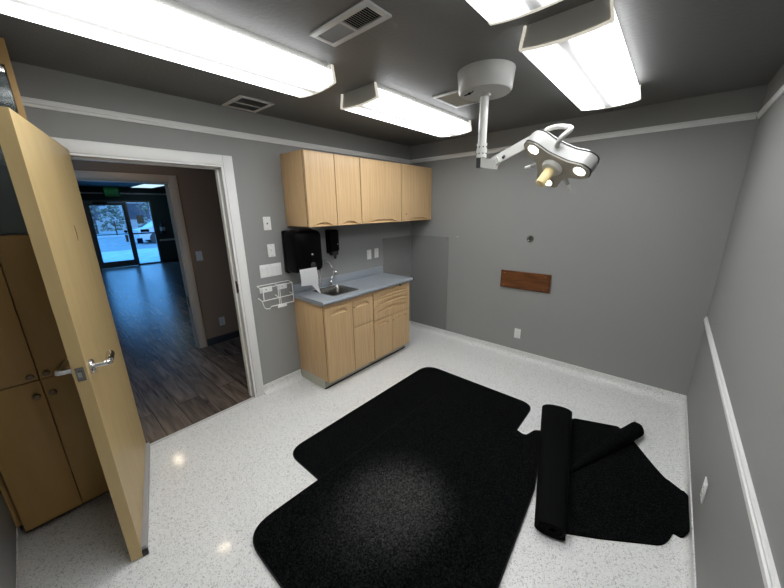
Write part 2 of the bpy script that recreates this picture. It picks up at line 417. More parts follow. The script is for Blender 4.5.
for sgn, off in ((1, 0), (-1, -.045)):
    zc = 1.045
    bb = B(); c = dp(DL - .068, off, zc); nn = n * sgn
    bb.lathe(c, [(.033, 0), (.033, .006), (.029, .011), (.017, .014)], 28, nn)
    o = obj('rose', bb, M['satin'], door); o['label'] = 'round chrome handle rose'
    bb = B()
    bb.cyl(c + nn * .012, c + nn * .058, .0125, .0115)
    pts = [c + nn * .044, c + nn * .054 - d * .006, c + nn * .058 - d * .018, c + nn * .059 - d * .05, c + nn * .058 - d * .085, c + nn * .055 - d * .120]
    bb.tube(pts, [.013, .0150, .0160, .0155, .0155, .0165], 14)
    o = obj('lever', bb, M['chrome'], door); o['label'] = 'chrome door lever'
    bb = B(); bb.cyl(c + nn * .010 - Vector((0, 0, .026)), c + nn * .016 - Vector((0, 0, .026)), .006); obj('set_screw', bb, M['satin'], o)
for z in (.25, 1.0, 1.82):
    bb = B(); bb.cyl(dp(-.008, -.049, z - .05), dp(-.008, -.049, z + .05), .007, seg=12)
    obj('hinge', bb, M['satin'], door)
bb = B(); pts = [dp(.415 + .003 * math.sin(i * 1.3), .0004, 1.635 - i * .013) for i in range(7)]
bb.tube(pts, [.0006, .0016, .0014, .0018, .0015, .0012, .0005], 6)
o = obj('scratch', bb, M['mahogd'], door); o['label'] = 'short dark scratch in the veneer'

# ================================================================ ceiling fixtures
CL = Vector((1.002, -2.800, HC))
light = thing('ceiling_light', 'lit ceiling fixture nearest the doorway, cut by the top left corner', 'ceiling light', CL, 'two-tube ceiling lights')
hl, hw = .61, .172
b = B().box(CL.x - .15, CL.x + .15, CL.y - hl + .02, CL.y + hl - .02, HC - .035, HC)
obj('housing', b, M['lampw'], light)
prof = [(-.150, -.030), (-.164, -.034), (-.170, -.060), (-.174, -.086), (-.170, -.092), (-.12, -.099), (-.06, -.1035), (0, -.105),
        (.06, -.1035), (.12, -.099), (.170, -.092), (.174, -.086), (.170, -.060), (.164, -.034), (.150, -.030)]
b = B(); b.prism([(CL.x + u, CL.y - hl, HC + z) for u, z in prof], (0, 2 * hl, 0))
obj('diffuser', b, M['diff'], light, angle=50)
for s in (-1, 1):
    y0 = CL.y + s * hl
    b = B(); b.prism([(CL.x + u * .955, y0 - s * .004, HC + max(z, -.094)) for u, z in [(-.157, -.0005)] + prof[1:-1] + [(.157, -.0005)]], (0, s * .006, 0))
    obj('end_plate', b, M['lampw'], light, angle=50)
    b = B(); pr2 = [(-.160, -.004)] + prof[1:-1] + [(.160, -.004)]
    o1 = [(CL.x + u * 1.012, HC + z * 1.02 - .0006) for u, z in pr2]; i1 = [(CL.x + u * .955, HC + z * .955 + .0006) for u, z in pr2]
    vs = [[b.bm.verts.new((x, y0 + dy, z)) for x, z in L] for dy, L in ((0, i1), (s * .014, i1), (s * .014, o1), (0, o1))]
    for j in range(4):
        A, C = vs[j], vs[(j + 1) % 4]
        for k in range(len(A) - 1): b.bm.faces.new((A[k], A[k + 1], C[k + 1], C[k]))
    for k in (0, -1): b.bm.faces.new([v[k] for v in vs])
    obj('end_rim', b, M['rimlit'], light, angle=50)
for dx, dy, lb in ((0, 1.572, 'lit ceiling fixture above the wall cabinets'),
                   (1.222, 1.570, 'lit ceiling fixture to the right of the surgical lamp'),
                   (1.215, .04, 'lit ceiling fixture at the top edge, only its far end showing')):
    dup(light, (dx, dy, 0), lb)

def vent(loc, sx, sy, label, banks, slat_axis='x', m_in='dark', nslat=11, group='ceiling vents', tilt=(-.004, .004)):
    v = thing('ceiling_vent', label, 'ceiling vent', (loc[0], loc[1], HC), group)
    x0, x1, y0, y1 = loc[0] - sx / 2, loc[0] + sx / 2, loc[1] - sy / 2, loc[1] + sy / 2
    f = .028; b = B(); z0, z1 = HC - .009, HC
    b.box(x0, x1, y0, y0 + f, z0, z1, .002); b.box(x0, x1, y1 - f, y1, z0, z1, .002); b.box(x0, x0 + f, y0 + f, y1 - f, z0, z1, .002); b.box(x1 - f, x1, y0 + f, y1 - f, z0, z1, .002)
    L = (x1 - x0 - 2 * f)
    for k in range(1, banks):
        xm = x0 + f + L * k / banks; b.box(xm - .007, xm + .007, y0 + f, y1 - f, z0, z1)
    obj('vent_frame', b, M['ventw'], v)
    obj('duct_backing', B().box(x0 + f, x1 - f, y0 + f, y1 - f, HC - .0015, HC), M[m_in], v)  # thin sheet behind the slats; near-black ones paint the duct's shade
    for k in range(banks):
        xa, xb = x0 + f + L * k / banks + .007, x0 + f + L * (k + 1) / banks - .007
        for i in range(nslat):
            xs = xa + (xb - xa) * (i + .5) / nslat; t = tilt[k]
            bb = B(); bb.prism([(xs - t - .001, y0 + f, HC - .0025), (xs - t + .001, y0 + f, HC - .0025), (xs + t + .001, y0 + f, HC - .0085), (xs + t - .001, y0 + f, HC - .0085)], (0, y1 - y0 - 2 * f, 0))
            obj('slat', bb, M['tanmesh'] if m_in != 'dark' else M['greyp'], v, smooth=False)
    return v
vent((1.51, -2.372), .365, .145, 'rectangular ceiling vent with two banks of slats near the top edge', 2)
vent((.185, -2.185), .30, .255, 'small square ceiling vent beside the doorway fixture', 2, nslat=7, tilt=(.004, .004))
vent((1.43, -1.20), .345, .335, 'square beige ceiling grille partly behind the surgical lamp canopy', 1, m_in='tanmesh', nslat=14)

# ---- surgical lamp
PX, PY = 1.727, -1.505
sl = thing('surgical_light', 'off-white surgical lamp hanging from the ceiling with three lit bulbs', 'surgical lamp', (PX, PY, HC))
obj('canopy', B().lathe((PX, PY, HC), [(.163, 0), (.162, -.012), (.153, -.100), (.144, -.112), (.03, -.116)], 48), M['lampw'], sl)
b = B(); b.cyl((PX - .06, PY - .075, HC - .113), (PX - .06, PY - .075, HC - .121), .008); b.tube([(PX - .10, PY - .06, HC - .116), (PX - .06, PY - .075, HC - .119), (PX - .03, PY - .09, HC - .116)], .003, 6)
o = obj('canopy_catch', b, M['dark'], sl)
b = B(); b.cyl((PX, PY, 2.337), (PX, PY, 2.05), .025); b.cyl((PX, PY, 2.337), (PX, PY, 2.322), .033)
obj('post', b, M['lampw'], sl)
b = B(); b.cyl((PX, PY, 2.065), (PX, PY, 1.985), .030)
b.cyl((PX, PY, 2.066), (PX, PY, 2.060), .032); b.cyl((PX, PY, 2.03), (PX, PY, 2.024), .032)
obj('collar', b, M['lampw'], sl)
for a in range(5):
    for z in (2.045, 2.008):
        aa = -2.4 + a * .785; b = B(); b.ball((PX + .030 * math.cos(aa), PY + .030 * math.sin(aa), z), .0045, seg=8); obj('collar_screw', b, M['blackm'], sl)

# local frame of the lamp head
hn = Vector((-.3293, -.5488, -.7683)); e1 = Vector((.8647, .1517, -.4789)); e2 = -Vector((.3794, -.8221, .4246))
e2 = -e2 if False else Vector((-.3794, .8221, -.4246))
HP = Vector((2.124, -1.398, 1.916))
def hp(u, v, w=0): return HP + e1 * u + e2 * v + hn * w
# elbow block below the post, then the arm up to the head
E0 = Vector((PX, PY, 1.985)); K = Vector((1.826, -1.518, 1.955))
def bar(bb, a, c, w, h, up=Vector((0, 0, 1))):
    a, c = Vector(a), Vector(c); t = (c - a).normalized(); s = t.cross(up).normalized(); u = s.cross(t)
    bb.prism([a + s * w / 2 * i + u * h / 2 * j for i, j in ((-1, -1), (1, -1), (1, 1), (-1, 1))], c - a); return bb
b = B(); bar(b, (PX - .022, PY - .004, 1.957), (PX + .004, PY, 1.957), .05, .058); obj('pivot_block', b, M['blackm'], sl, smooth=False)['label'] = 'black pivot block'
b = B(); bar(b, (PX + .004, PY, 1.957), (K.x + .012, K.y - .012, 1.935), .042, .054); obj('link', b, M['lampw'], sl, smooth=False)
A1 = hp(-.175, -.055, -.045)
b = B(); bar(b, K + Vector((-.01, 0, 0)), A1, .030, .050); b.cyl(K + Vector((0, -.022, 0)), K + Vector((0, .022, 0)), .026)
obj('arm', b, M['lampw'], sl)
bb = B(); bb.cyl(K + Vector((.06, -.020, .02)), K + Vector((.06, -.035, .01)), .008, seg=10); obj('arm_knob', bb, M['blackm'], sl)
out = [(-.198, -.052), (-.186, -.108), (-.135, -.122), (-.05, -.095), (.06, -.095), (.14, -.122), (.188, -.106), (.200, -.048), (.175, -.012),
       (.10, .035), (.072, .10), (.066, .185), (.03, .212), (-.03, .212), (-.066, .185), (-.072, .10), (-.10, .035), (-.175, -.012)]
ro = rounded(out, .02, 4)
def ring(sc, w, dv=0): return [hp(x * sc, y * sc + dv, w) for x, y in ro]
b = B(); R_ = [ring(1, 0), ring(1.0, -.05), ring(.96, -.078), ring(.84, -.092)]
vs = [[b.bm.verts.new(p) for p in r] for r in R_]
for A, C in zip(vs, vs[1:]):
    for k in range(len(A)): b.bm.faces.new((A[k], A[(k + 1) % len(A)], C[(k + 1) % len(A)], C[k]))
b.bm.faces.new(vs[0][::-1]); b.bm.faces.new(vs[-1])
head = obj('lamp_head', b, M['lamph'], sl)
b = B(); b.prism(ring(1.012, .0008), hn * .006); obj('gasket', b, M['blackm'], head)['label'] = 'dark gasket line around the lamp face'
b = B(); b.prism(ring(.985, .003), hn * .010); obj('lamp_face', b, M['lampface'], head)['label'] = 'beige front face of the lamp head'
b = B(); b.tube([hp(x * .972, y * .972, -.0765) for x, y in ro], .0035, 6, True); obj('seam', b, M['blackm'], head)
for (u, v) in ((-.133, -.072), (.141, -.072), (.004, .160)):
    b = B(); b.lathe(hp(u, v, .011), [(.038, 0), (.038, .005), (.033, .008), (.031, .004)], 28, hn)
    lr = obj('lens_ring', b, M['lampw'], head)
    b = B(); b.lathe(hp(u, v, .0145), [(.029, 0), (.027, .004), (.017, .008), (.004, .010)], 24, hn); obj('bulb_lens', b, M['bulb'], lr)['label'] = 'warm lit bulb lens'
b = B(); b.lathe(hp(.0, .0, .010), [(.058, 0), (.058, .012), (.050, .026), (.030, .030)], 32, hn); hub = obj('handle_hub', b, M['lampw'], sl)
b = B(); b.lathe(hp(0, 0, .036), [(.025, 0), (.029, .01), (.029, .092), (.026, .098)], 10, hn); obj('centre_handle', b, M['amber'], hub)['label'] = 'amber sterile handle at the lamp centre'
# carrying loop on the upper side
b = B(); pts = [hp(-.035, -.094, -.045), hp(-.034, -.140, -.058), hp(-.018, -.158, -.105), hp(-.030, -.140, -.132), hp(-.09, -.108, -.135), hp(-.135, -.085, -.112), hp(-.135, -.07, -.085)]
sm = []
for i in range(len(pts) - 1):
    p0, p1, p2, p3 = pts[max(0, i - 1)], pts[i], pts[i + 1], pts[min(len(pts) - 1, i + 2)]
    for k in range(6):
        t = k / 6; sm.append(.5 * ((2 * p1) + (p2 - p0) * t + (2 * p0 - 5 * p1 + 4 * p2 - p3) * t * t + (3 * p1 - p0 - 3 * p2 + p3) * t ** 3))
b.tube(sm + [pts[-1]], .013, 10); obj('carry_handle', b, M['lampw'], sl)['label'] = 'off-white loop handle on top of the lamp head'
for s in (-1, 1):
    b = B(); b.cyl(hp(s * .088, .055, .004), hp(s * .118, .088, .012), .011, seg=14); g = obj('side_grip', b, M['greyp'], sl)
    b = B(); b.cyl(hp(s * .116, .086, .0115), hp(s * .150, .122, .018), .0105, .009, seg=14); obj('grip_tip', b, M['whitep'], g)

# ================================================================ cabinets
def heightfield_door(y0, y1, z0, z1, xb, xf, pull, pz, ph, pw=.74, D=.017):
    """door leaf in plane x: back xb, front xf; arched finger pull scooped in, its mesh rows following the arch"""
    w = y1 - y0; yc = (y0 + y1) / 2; hw = w * pw / 2
    ys = sorted({round(v, 5) for v in [y0, y0 + .0015, y0 + .004, y1 - .004, y1 - .0015, y1] + [y0 + .006 + (w - .012) * i / 60 for i in range(61)] + [yc - hw, yc + hw]})
    ys = [y for i, y in enumerate(ys) if i == 0 or y - ys[i - 1] > .0006 or y == ys[-1]]
    PROF = [(0, 0), (.05, .18), (.14, .55), (.24, .9), (.32, 1), (.6, 1), (.84, 1), (.92, .8), (.97, .4), (1, 0)]
    base = [z0, z0 + .0015, z0 + .004]
    if pull:
        pz = max(pz, z0 + .0045)
        if pz - z0 > .03: base += [z0 + .004 + (pz - .012 - z0) * i / 4 for i in range(1, 5)]
        rows = [('z', z) for z in base] + [('p', t, dd) for t, dd in PROF] + [('z', z) for z in ([pz + ph + .006 + (z1 - .006 - pz - ph - .006) * i / 4 for i in range(4)] if z1 - pz - ph > .05 else [])] + [('z', z1 - .004), ('z', z1 - .0015), ('z', z1)]
    else:
        rows = [('z', z) for z in base + [z0 + (z1 - z0) * i / 4 for i in (1, 2, 3)] + [z1 - .004, z1 - .0015, z1]]
    def edge(y, z):
        e = min(y - y0, y1 - y, z - z0, z1 - z); r = .004
        return r - math.sqrt(max(0, r * r - (r - e) ** 2)) if e < r else 0
    b = B(); V = []
    for rw in rows:
        row = []
        for y in ys:
            if rw[0] == 'z': z = rw[1]; x = edge(y, z)
            else:
                u = min(1, abs(y - yc) / hw); rise = ph * (1 - u ** 2.6)
                z = pz + .0004 * rw[1] + rise * rw[1]
                x = max(edge(y, z), D * rw[2] * min(1, rise / (ph * .45)))
            row.append(b.bm.verts.new((xf - x, y, z)))
        V.append(row)
    for A, C in zip(V, V[1:]):
        for k in range(len(A) - 1): b.bm.faces.new((A[k], A[k + 1], C[k + 1], C[k]))
    loop = list(V[0]) + [V[j][-1] for j in range(1, len(V))] + [V[-1][k] for k in range(len(ys) - 2, -1, -1)] + [V[j][0] for j in range(len(V) - 2, 0, -1)]
    bk = [b.bm.verts.new((xb, v.co.y, v.co.z)) for v in loop]; n_ = len(loop)
    for i in range(n_): b.bm.faces.new((loop[i], loop[(i + 1) % n_], bk[(i + 1) % n_], bk[i]))
    b.bm.faces.new(bk)
    return b
def lock(y, z, x, parent):
    b = B(); b.cyl((x - .004, y, z), (x + .002, y, z), .007, seg=14); return obj('lock', b, M['blackm'], parent)

# wall cabinets
UZ0, UZ1, UX = 1.548, 2.163, .326
def wall_cab(y0, y1, splits, label, lk=None):
    c = thing('wall_cabinet', label, 'wall cabinet', (0, (y0 + y1) / 2, UZ0), 'oak wall cabinets')
    obj('carcass', B().box(.001, UX, y0, y1, UZ0, UZ1, .0015), M['oak'], c)
    obj('underside', B().box(.01, UX - .004, y0 + .004, y1 - .004, UZ0 - .003, UZ0), M['dark'], c)['label'] = 'underside coloured dark for the shade there'  # near-black sheet paints the shade below the cabinet
    obj('gap_shade', B().box(UX, UX + .002, y0 + .001, y1 - .001, UZ0 + .001, UZ1 - .001), M['blackm'], c)  # black front face paints the shade in the gaps between doors
    for a, e in splits:
        dd = obj('door', heightfield_door(a, e, UZ0 - .004, UZ1 - .002, UX + .002, UX + .022, True, UZ0 - .004, .034, .66 if e - a < .4 else .78), M['oak'], c)
        if lk and a < lk < e: lock(lk, UZ0 + .075, UX + .022, dd)
    return c
wall_cab(-1.857, -1.232, [(-1.853, -1.544), (-1.538, -1.236)], 'light oak wall cabinet above the towel dispenser, left of its neighbour')
wall_cab(-1.230, -.004, [(-1.225, -.611), (-.605, -.010)], 'light oak wall cabinet in the corner, right of its neighbour', -.52)

# base cabinets
BX, BZ0, BZ1 = .455, .10, .868
def base_cab(y0, y1, label):
    c = thing('base_cabinet', label, 'base cabinet', (.2, (y0 + y1) / 2, 0), 'oak base cabinets')
    obj('toe_kick', B().box(.01, .398, y0 + .004, y1 - .004, 0, BZ0), M['toe'], c)['label'] = 'grey toe kick'
    obj('kick_strip', B().box(.398, .4025, y0 + .004, y1 - .004, 0, .012), M['dark'], c)
    return c
sb = base_cab(-1.865, -1.241, 'light oak base cabinet under the sink')
b = B(); b.box(.002, BX, -1.865, -1.847, BZ0, BZ1, .001); b.box(.002, BX, -1.259, -1.241, BZ0, BZ1); b.box(.002, BX, -1.847, -1.259, BZ0, BZ0 + .018); b.box(.002, .012, -1.847, -1.259, BZ0 + .018, BZ1)
b.box(BX - .02, BX, -1.847, -1.259, BZ1 - .03, BZ1); obj('carcass', b, M['oak'], sb)
obj('gap_shade', B().box(BX, BX + .002, -1.864, -1.242, BZ0 + .001, BZ1 - .001), M['oak_shade'], sb)  # darkened front face, painted shade showing around the doors
obj('top_rail', B().box(BX + .002, BX + .014, -1.864, -1.242, .833, BZ1), M['oak'], sb)
d1 = obj('door', heightfield_door(-1.858, -1.529, BZ0 - .006, .828, BX + .002, BX + .022, True, .752, .046, .62), M['oak'], sb)
d2 = obj('door', heightfield_door(-1.523, -1.247, .548, .828, BX + .002, BX + .022, True, .752, .046, .66), M['oak'], sb)
lock(-1.508, .765, BX + .022, d2)
obj('lower_panel', heightfield_door(-1.523, -1.247, BZ0 - .006, .545, BX + .002, BX + .022, False, 0, 0), M['oak'], sb)['label'] = 'plain oak panel below the short door'
db = base_cab(-1.239, -.625, 'light oak base cabinet with three drawers, nearer the corner')
obj('carcass', B().box(.002, BX, -1.239, -.625, BZ0, BZ1, .001), M['oak'], db)
obj('gap_shade', B().box(BX, BX + .002, -1.238, -.626, BZ0 + .001, BZ1 - .001), M['oak_shade'], db)  # darkened front face, painted shade showing between drawers and doors
obj('top_rail', B().box(BX + .002, BX + .014, -1.238, -.626, .842, BZ1), M['oak'], db)
for z0, z1 in ((.760, .838), (.682, .756), (.541, .678)):
    obj('drawer', heightfield_door(-1.233, -.632, z0, z1, BX + .002, BX + .022, True, z1 - .058, .040, .86), M['oak'], db)
da = obj('door', heightfield_door(-1.233, -.950, BZ0 - .006, .536, BX + .002, BX + .022, True, .462, .040, .70), M['oak'], db)
dc = obj('door', heightfield_door(-.944, -.632, BZ0 - .006, .536, BX + .002, BX + .022, True, .462, .040, .70), M['oak'], db)
lock(-.925, .470, BX + .022, dc)
bb = B(); bb.cyl((BX + .013, -.80, .853), (BX + .032, -.80, .853), .008, seg=12); obj('catch', bb, M['blackm'], db)

# worktop with a sink cut-out
CY0, CY1, CX1, CZ0, CZ1 = -1.885, -.590, .500, .868, .906
SX0, SX1, SY0, SY1 = .085, .400, -1.692, -1.375
wt = thing('worktop', 'blue-grey laminate worktop with backsplash over the base cabinets', 'worktop', (.25, -1.22, CZ0))
b = B()
b.box(.001, SX0, CY0, CY1, CZ0, CZ1); b.box(SX0, SX1, CY0, SY0, CZ0, CZ1); b.box(SX0, SX1, SY1, CY1, CZ0, CZ1)
b.box(SX1, CX1 - .015, CY0, CY1, CZ0, CZ1)
pr = [(CX1 - .015, CZ0)] + [(CX1 - .012 + .016 * math.sin(a * math.pi / 8), (CZ0 + CZ1) / 2 - .019 * math.cos(a * math.pi / 8)) for a in range(9)] + [(CX1 - .015, CZ1)]
b.prism([(x, CY0, z) for x, z in pr], (0, CY1 - CY0, 0))
obj('counter_slab', b, M['counter'], wt)
obj('backsplash', B().box(.001, .021, CY0 + .02, CY1, CZ1, CZ1 + .085, .004), M['counter'], wt)
bb = B(); bb.cyl((CX1 - .003, CY1 - .001, .888), (CX1 - .003, CY1 + .008, .888), .017, seg=20); obj('end_cap', bb, M['blackm'], wt)['label'] = 'black end cap of the rounded edge'

# sink: bowl with a rim
sk = thing('sink', 'small stainless steel sink set into the blue-grey worktop', 'sink', (.24, -1.535, .76))
ro4 = lambda x0, x1, y0, y1, r, z: [(x, y, z) for x, y in rounded([(x0, y0), (x1, y0), (x1, y1), (x0, y1)], r, 5)]
e_ = .0015
loops = [ro4(SX0 - .012, SX1 + .012, SY0 - .012, SY1 + .012, .03, CZ1 + .0005), ro4(SX0 - .010, SX1 + .010, SY0 - .010, SY1 + .010, .03, CZ1 + .004),
         ro4(SX0 + .004, SX1 - .004, SY0 + .004, SY1 - .004, .03, CZ1 + .004), ro4(SX0 + .008, SX1 - .008, SY0 + .008, SY1 - .008, .035, CZ1 - .004),
         ro4(SX0 + .014, SX1 - .014, SY0 + .014, SY1 - .014, .045, CZ1 - .125), ro4(SX0 + .035, SX1 - .035, SY0 + .035, SY1 - .035, .05, CZ1 - .145)]
b = B(); V = [[b.bm.verts.new(p) for p in l] for l in loops]
for A, C in zip(V, V[1:]):
    for k in range(len(A)): b.bm.faces.new((A[k], A[(k + 1) % len(A)], C[(k + 1) % len(A)], C[k]))
b.bm.faces.new(V[-1]); obj('bowl', b, M['steel'], sk)
bb = B(); bb.lathe((.24, -1.535, CZ1 - .1452), [(.045, 0), (.045, .003), (.035, .004), (.03, .0015)], 24); obj('drain', bb, M['chrome'], sk)

fa = thing('faucet', 'chrome gooseneck faucet behind the sink', 'faucet', (.052, -1.44, CZ1))
bb = B(); bb.lathe((.052, -1.44, CZ1), [(.028, 0), (.027, .008), (.019, .014), (.017, .05), (.013, .055)], 24); obj('faucet_base', bb, M['chrome'], fa)
pts = [(.052, -1.44, CZ1 + .045), (.052, -1.425, CZ1 + .075), (.052, -1.404, CZ1 + .11), (.054, -1.396, CZ1 + .145), (.056, -1.408, CZ1 + .19), (.060, -1.440, CZ1 + .24), (.066, -1.49, CZ1 + .268),
       (.076, -1.54, CZ1 + .272), (.088, -1.582, CZ1 + .24), (.096, -1.598, CZ1 + .18), (.100, -1.603, CZ1 + .11), (.102, -1.604, CZ1 + .07)]
sm = []
for i in range(len(pts) - 1):
    p0, p1, p2, p3 = [Vector(pts[j]) for j in (max(0, i - 1), i, i + 1, min(len(pts) - 1, i + 2))]
    for k in range(4):
        t = k / 4; sm.append(.5 * ((2 * p1) + (p2 - p0) * t + (2 * p0 - 5 * p1 + 4 * p2 - p3) * t * t + (3 * p1 - p0 - 3 * p2 + p3) * t ** 3))
bb = B(); bb.tube(sm + [pts[-1]], .0105, 12); bb.cyl((.1005, -1.6035, CZ1 + .09), (.102, -1.604, CZ1 + .06), .013, seg=16); obj('spout', bb, M['chrome'], fa)
bb = B(); bb.ball((.068, -1.376, CZ1 + .14), .018, seg=14); bb.cyl((.054, -1.396, CZ1 + .14), (.068, -1.376, CZ1 + .14), .009, seg=10); obj('handle_knob', bb, M['chrome'], fa)

# ================================================================ wall items, left wall
td = thing('paper_towel_dispenser', 'large black paper towel dispenser under the wall cabinet', 'towel dispenser', (0, -1.775, 1.09))
y0, y1 = -1.932, -1.622
bb = B().box(.001, .06, y0, y1, 1.118, 1.512, .016, 3); obj('back_case', bb, M['blackp'], td)
bb = B()
secs = []
for x, iz, iy in ((.055, 0, 0), (.16, .004, .004), (.200, .012, .014), (.215, .032, .034)):
    secs.append([(x, yy, zz) for yy, zz in rounded([(y0 + iy, 1.112 + iz + .01), (y1 - iy, 1.112 + iz + .01), (y1 - iy, 1.510 - iz), (y0 + iy, 1.510 - iz)], .05, 6)])
V = [[bb.bm.verts.new(p) for p in s_] for s_ in secs]
for A, C in zip(V, V[1:]):
    for k in range(len(A)): bb.bm.faces.new((A[k], A[(k + 1) % len(A)], C[(k + 1) % len(A)], C[k]))
bb.bm.faces.new(V[0]); bb.bm.faces.new(V[-1]); cv = obj('cover', bb, M['blackp'], td)
obj('emblem', B().box(.2145, .2162, -1.765, -1.745, 1.285, 1.299, .004), M['greyp'], cv)['label'] = 'small grey emblem'
bb = B(); bb.lathe((.213, -1.752, 1.19), [(.030, 0), (.030, .003), (.022, .0045), (.021, .0025)], 24, (1, 0, 0)); obj('push_button', bb, M['blackm'], cv)
obj('lock', B().box(.150, .162, -1.86, -1.83, 1.509, 1.513), M['satin'], cv)
# sheet of paper
bb = B(); rows = []
for i in range(9):
    t = i / 8; z = 1.168 - .150 * t
    rows.append([(.218 + .012 * math.sin(t * 2.6) + .003 * math.sin(k * 1.1) * t, -1.908 + .185 * k / 8, z - .022 * t * k / 8) for k in range(9)])
bb.strip(rows)
tail = []
for i in range(7):
    t = i / 6; yl = -1.800 + .078 * t; yr = -1.724 + .012 * t
    tail.append([(.2245 + .018 * t * t, yl + (yr - yl) * k / 3, 1.012 - .010 * k / 3 - (1.012 - CZ1 - .006 - .010) * t - (.010 * (1 - k / 3)) * t) for k in range(4)])
bb.strip(tail)
bmesh.ops.solidify(bb.bm, geom=bb.bm.faces[:], thickness=.0008)
tag(obj('paper_towel', bb, M['paper'], origin=(.2, -1.77, CZ1)), 'white sheet of paper towel hanging torn from the black dispenser', 'paper towel')

sd = thing('soap_dispenser', 'narrow black soap dispenser on the wall right of the towel dispenser', 'soap dispenser', (0, -1.372, 1.18))
obj('back_plate', B().box(.001, .02, -1.432, -1.312, 1.245, 1.487, .008), M['blackp'], sd)
obj('cover', B().box(.018, .088, -1.434, -1.310, 1.258, 1.490, .030, 5), M['blackp'], sd)
bb = B(); bb.box(.02, .082, -1.415, -1.330, 1.225, 1.270, .012, 3); pb = obj('push_bar', bb, M['blackm'], sd)
bb = B(); bb.cyl((.055, -1.362, 1.232), (.055, -1.362, 1.196), .018, .013); bb.ball((.055, -1.362, 1.196), .014, seg=12); obj('nozzle', bb, M['blackm'], sd)
bb = B(); bb.ball((.087, -1.345, 1.34), .006, seg=10); obj('indicator', bb, M['greyp'], sd)

def plate(name, label, cat, y, z, x=0, nrm=1, kind='outlet', gangs=1, axis='x', group=None, m='whitep'):
    """wall plate on a wall; axis x: on a wall of constant x facing nrm; axis y: facing -y"""
    def P(a, h, dd):                        # along, height, out
        return (x + nrm * dd, y + a, z + h) if axis == 'x' else (x + a, y - dd, z + h)
    def bx(bb, a0, a1, h0, h1, d0, d1, bev=0):
        p, q = P(a0, h0, d0), P(a1, h1, d1); bb.box(p[0], q[0], p[1], q[1], p[2], q[2], bev); return bb
    w = .035 + .046 * (gangs - 1) / 2
    t = thing(name, label, cat, P(0, 0, 0), group)
    obj('plate', bx(B(), -w, w, -.0575, .0575, .0005, .0065, .0025), M[m], t)
    for g in range(gangs):
        a = (g - (gangs - 1) / 2) * .046
        if kind == 'outlet':
            for s in (-1, 1):
                f = obj('socket', bx(B(), a - .0165, a + .0165, s * .0195 - .0135, s * .0195 + .0135, .006, .0085, .001), M[m], t)
                bb = B(); bx(bb, a - .008, a - .006, s * .0195 - .001, s * .0195 + .007, .0083, .0089); bx(bb, a + .006, a + .008, s * .0195, s * .0195 + .006, .0083, .0089); bx(bb, a - .002, a + .002, s * .0195 - .009, s * .0195 - .005, .0083, .0089)
                obj('slots', bb, M['blackm'], f)
        elif kind == 'rocker':
            bb = B(); p = [P(a - .0165, -.033, .006), P(a + .0165, -.033, .006), P(a + .0165, .033, .006), P(a - .0165, .033, .006)]
            q = [P(a - .0165, -.033, .0085), P(a + .0165, -.033, .0085), P(a + .0165, .033, .0125), P(a - .0165, .033, .0125)]
            bb.prism(p, (0, 0, 0), top=q); obj('rocker', bb, M[m], t)
        elif kind == 'jack':
            bb = B(); bx(bb, -.006, .006, -.006, .006, .006, .0072); obj('jack', bb, M['blackm'], t)
        elif kind == 'toggle':
            bb = B(); bx(bb, a - .012, a + .012, -.03, .03, .006, .0082, .001); bx(bb, a - .005, a + .005, -.004, .012, .008, .018, .002); obj('toggle', bb, M[m], t)
    for s in (-1, 1):
        bb = B(); p = P(0, s * .047, .006); q = P(0, s * .047, .0072); bb.cyl(p, q, .003, seg=8); obj('screw', bb, M['satin'], t)
    return t
plate('phone_jack', 'white jack plate with a dark centre hole left of the wall cabinets', 'wall jack', -2.050, 1.580, kind='jack')
plate('light_switch', 'single white switch plate between the jack plate and the four-switch plate', 'light switch', -2.040, 1.342, kind='toggle')
plate('light_switch', 'wide white plate of four rocker switches above the wire holder', 'light switch', -2.065, 1.166, kind='rocker', gangs=4)
plate('light_switch', 'white switch plate above the worktop, left of the outlet beside it', 'light switch', -.806, 1.160, kind='rocker')
plate('wall_outlet', 'white outlet above the worktop near the corner', 'wall outlet', -.680, 1.165, kind='outlet')
plate('wall_outlet', 'white outlet low on the far wall below the wooden board', 'wall outlet', 0, .287, 1.553, axis='y', kind='outlet')
plate('wall_outlet', 'white outlet low on the right wall beside the rolled mat', 'wall outlet', -1.530, .325, W, -1, kind='outlet')

# double wire glove-box holder
gh = thing('glove_box_holder', 'white double wire glove box holder on the wall below the switches', 'wire holder', (0, -2.05, .83))
r = .0042
for (ya, yb) in ((-2.195, -2.075), (-2.025, -1.925)):
    obj('back_plate', B().box(.001, .004, ya, yb, .972, 1.022, .001), M['whitep'], gh)
    bb = B(); bb.cyl((.004, (ya + yb) / 2, .998), (.006, (ya + yb) / 2, .998), .005, seg=10); obj('screw', bb, M['blackm'], gh)
bb = B()
bb.tube([(.006, -2.215, 1.042), (.006, -1.905, 1.042)], r)
for z in (1.030, .915): bb.tube([(.066, -2.215, z), (.066, -1.905, z)], r)
bb.tube([(.066, -2.215, .915), (.066, -2.200, .855), (.066, -2.185, .838), (.066, -2.15, .832), (.066, -2.135, .850), (.066, -1.96, .846), (.066, -1.905, .846)], r)
for y in (-2.215, -2.052, -1.905):
    bb.tube([(.004, y, 1.042), (.066, y, 1.030)], r); bb.tube([(.004, y, .93), (.066, y, .915)], r)
for y in (-2.052, -2.036, -1.905): bb.tube([(.066, y, 1.030), (.066, y, .846)], r)
bb.tube([(.066, -2.195, 1.030), (.066, -2.195, .915)], r)
for y in (-2.135, -1.965):
    bb.tube([(.066, y - .035, .905)] + [(.066, y + .035 * math.cos(math.pi + a * math.pi / 8), .905 - .04 * math.sin(a * math.pi / 8)) for a in range(9)], r)
obj('wire_frame', bb, M['whitep'], gh)
obj('label_plate', B().box(.0705, .0735, -2.075, -1.985, .822, .850), M['whitep'], gh)

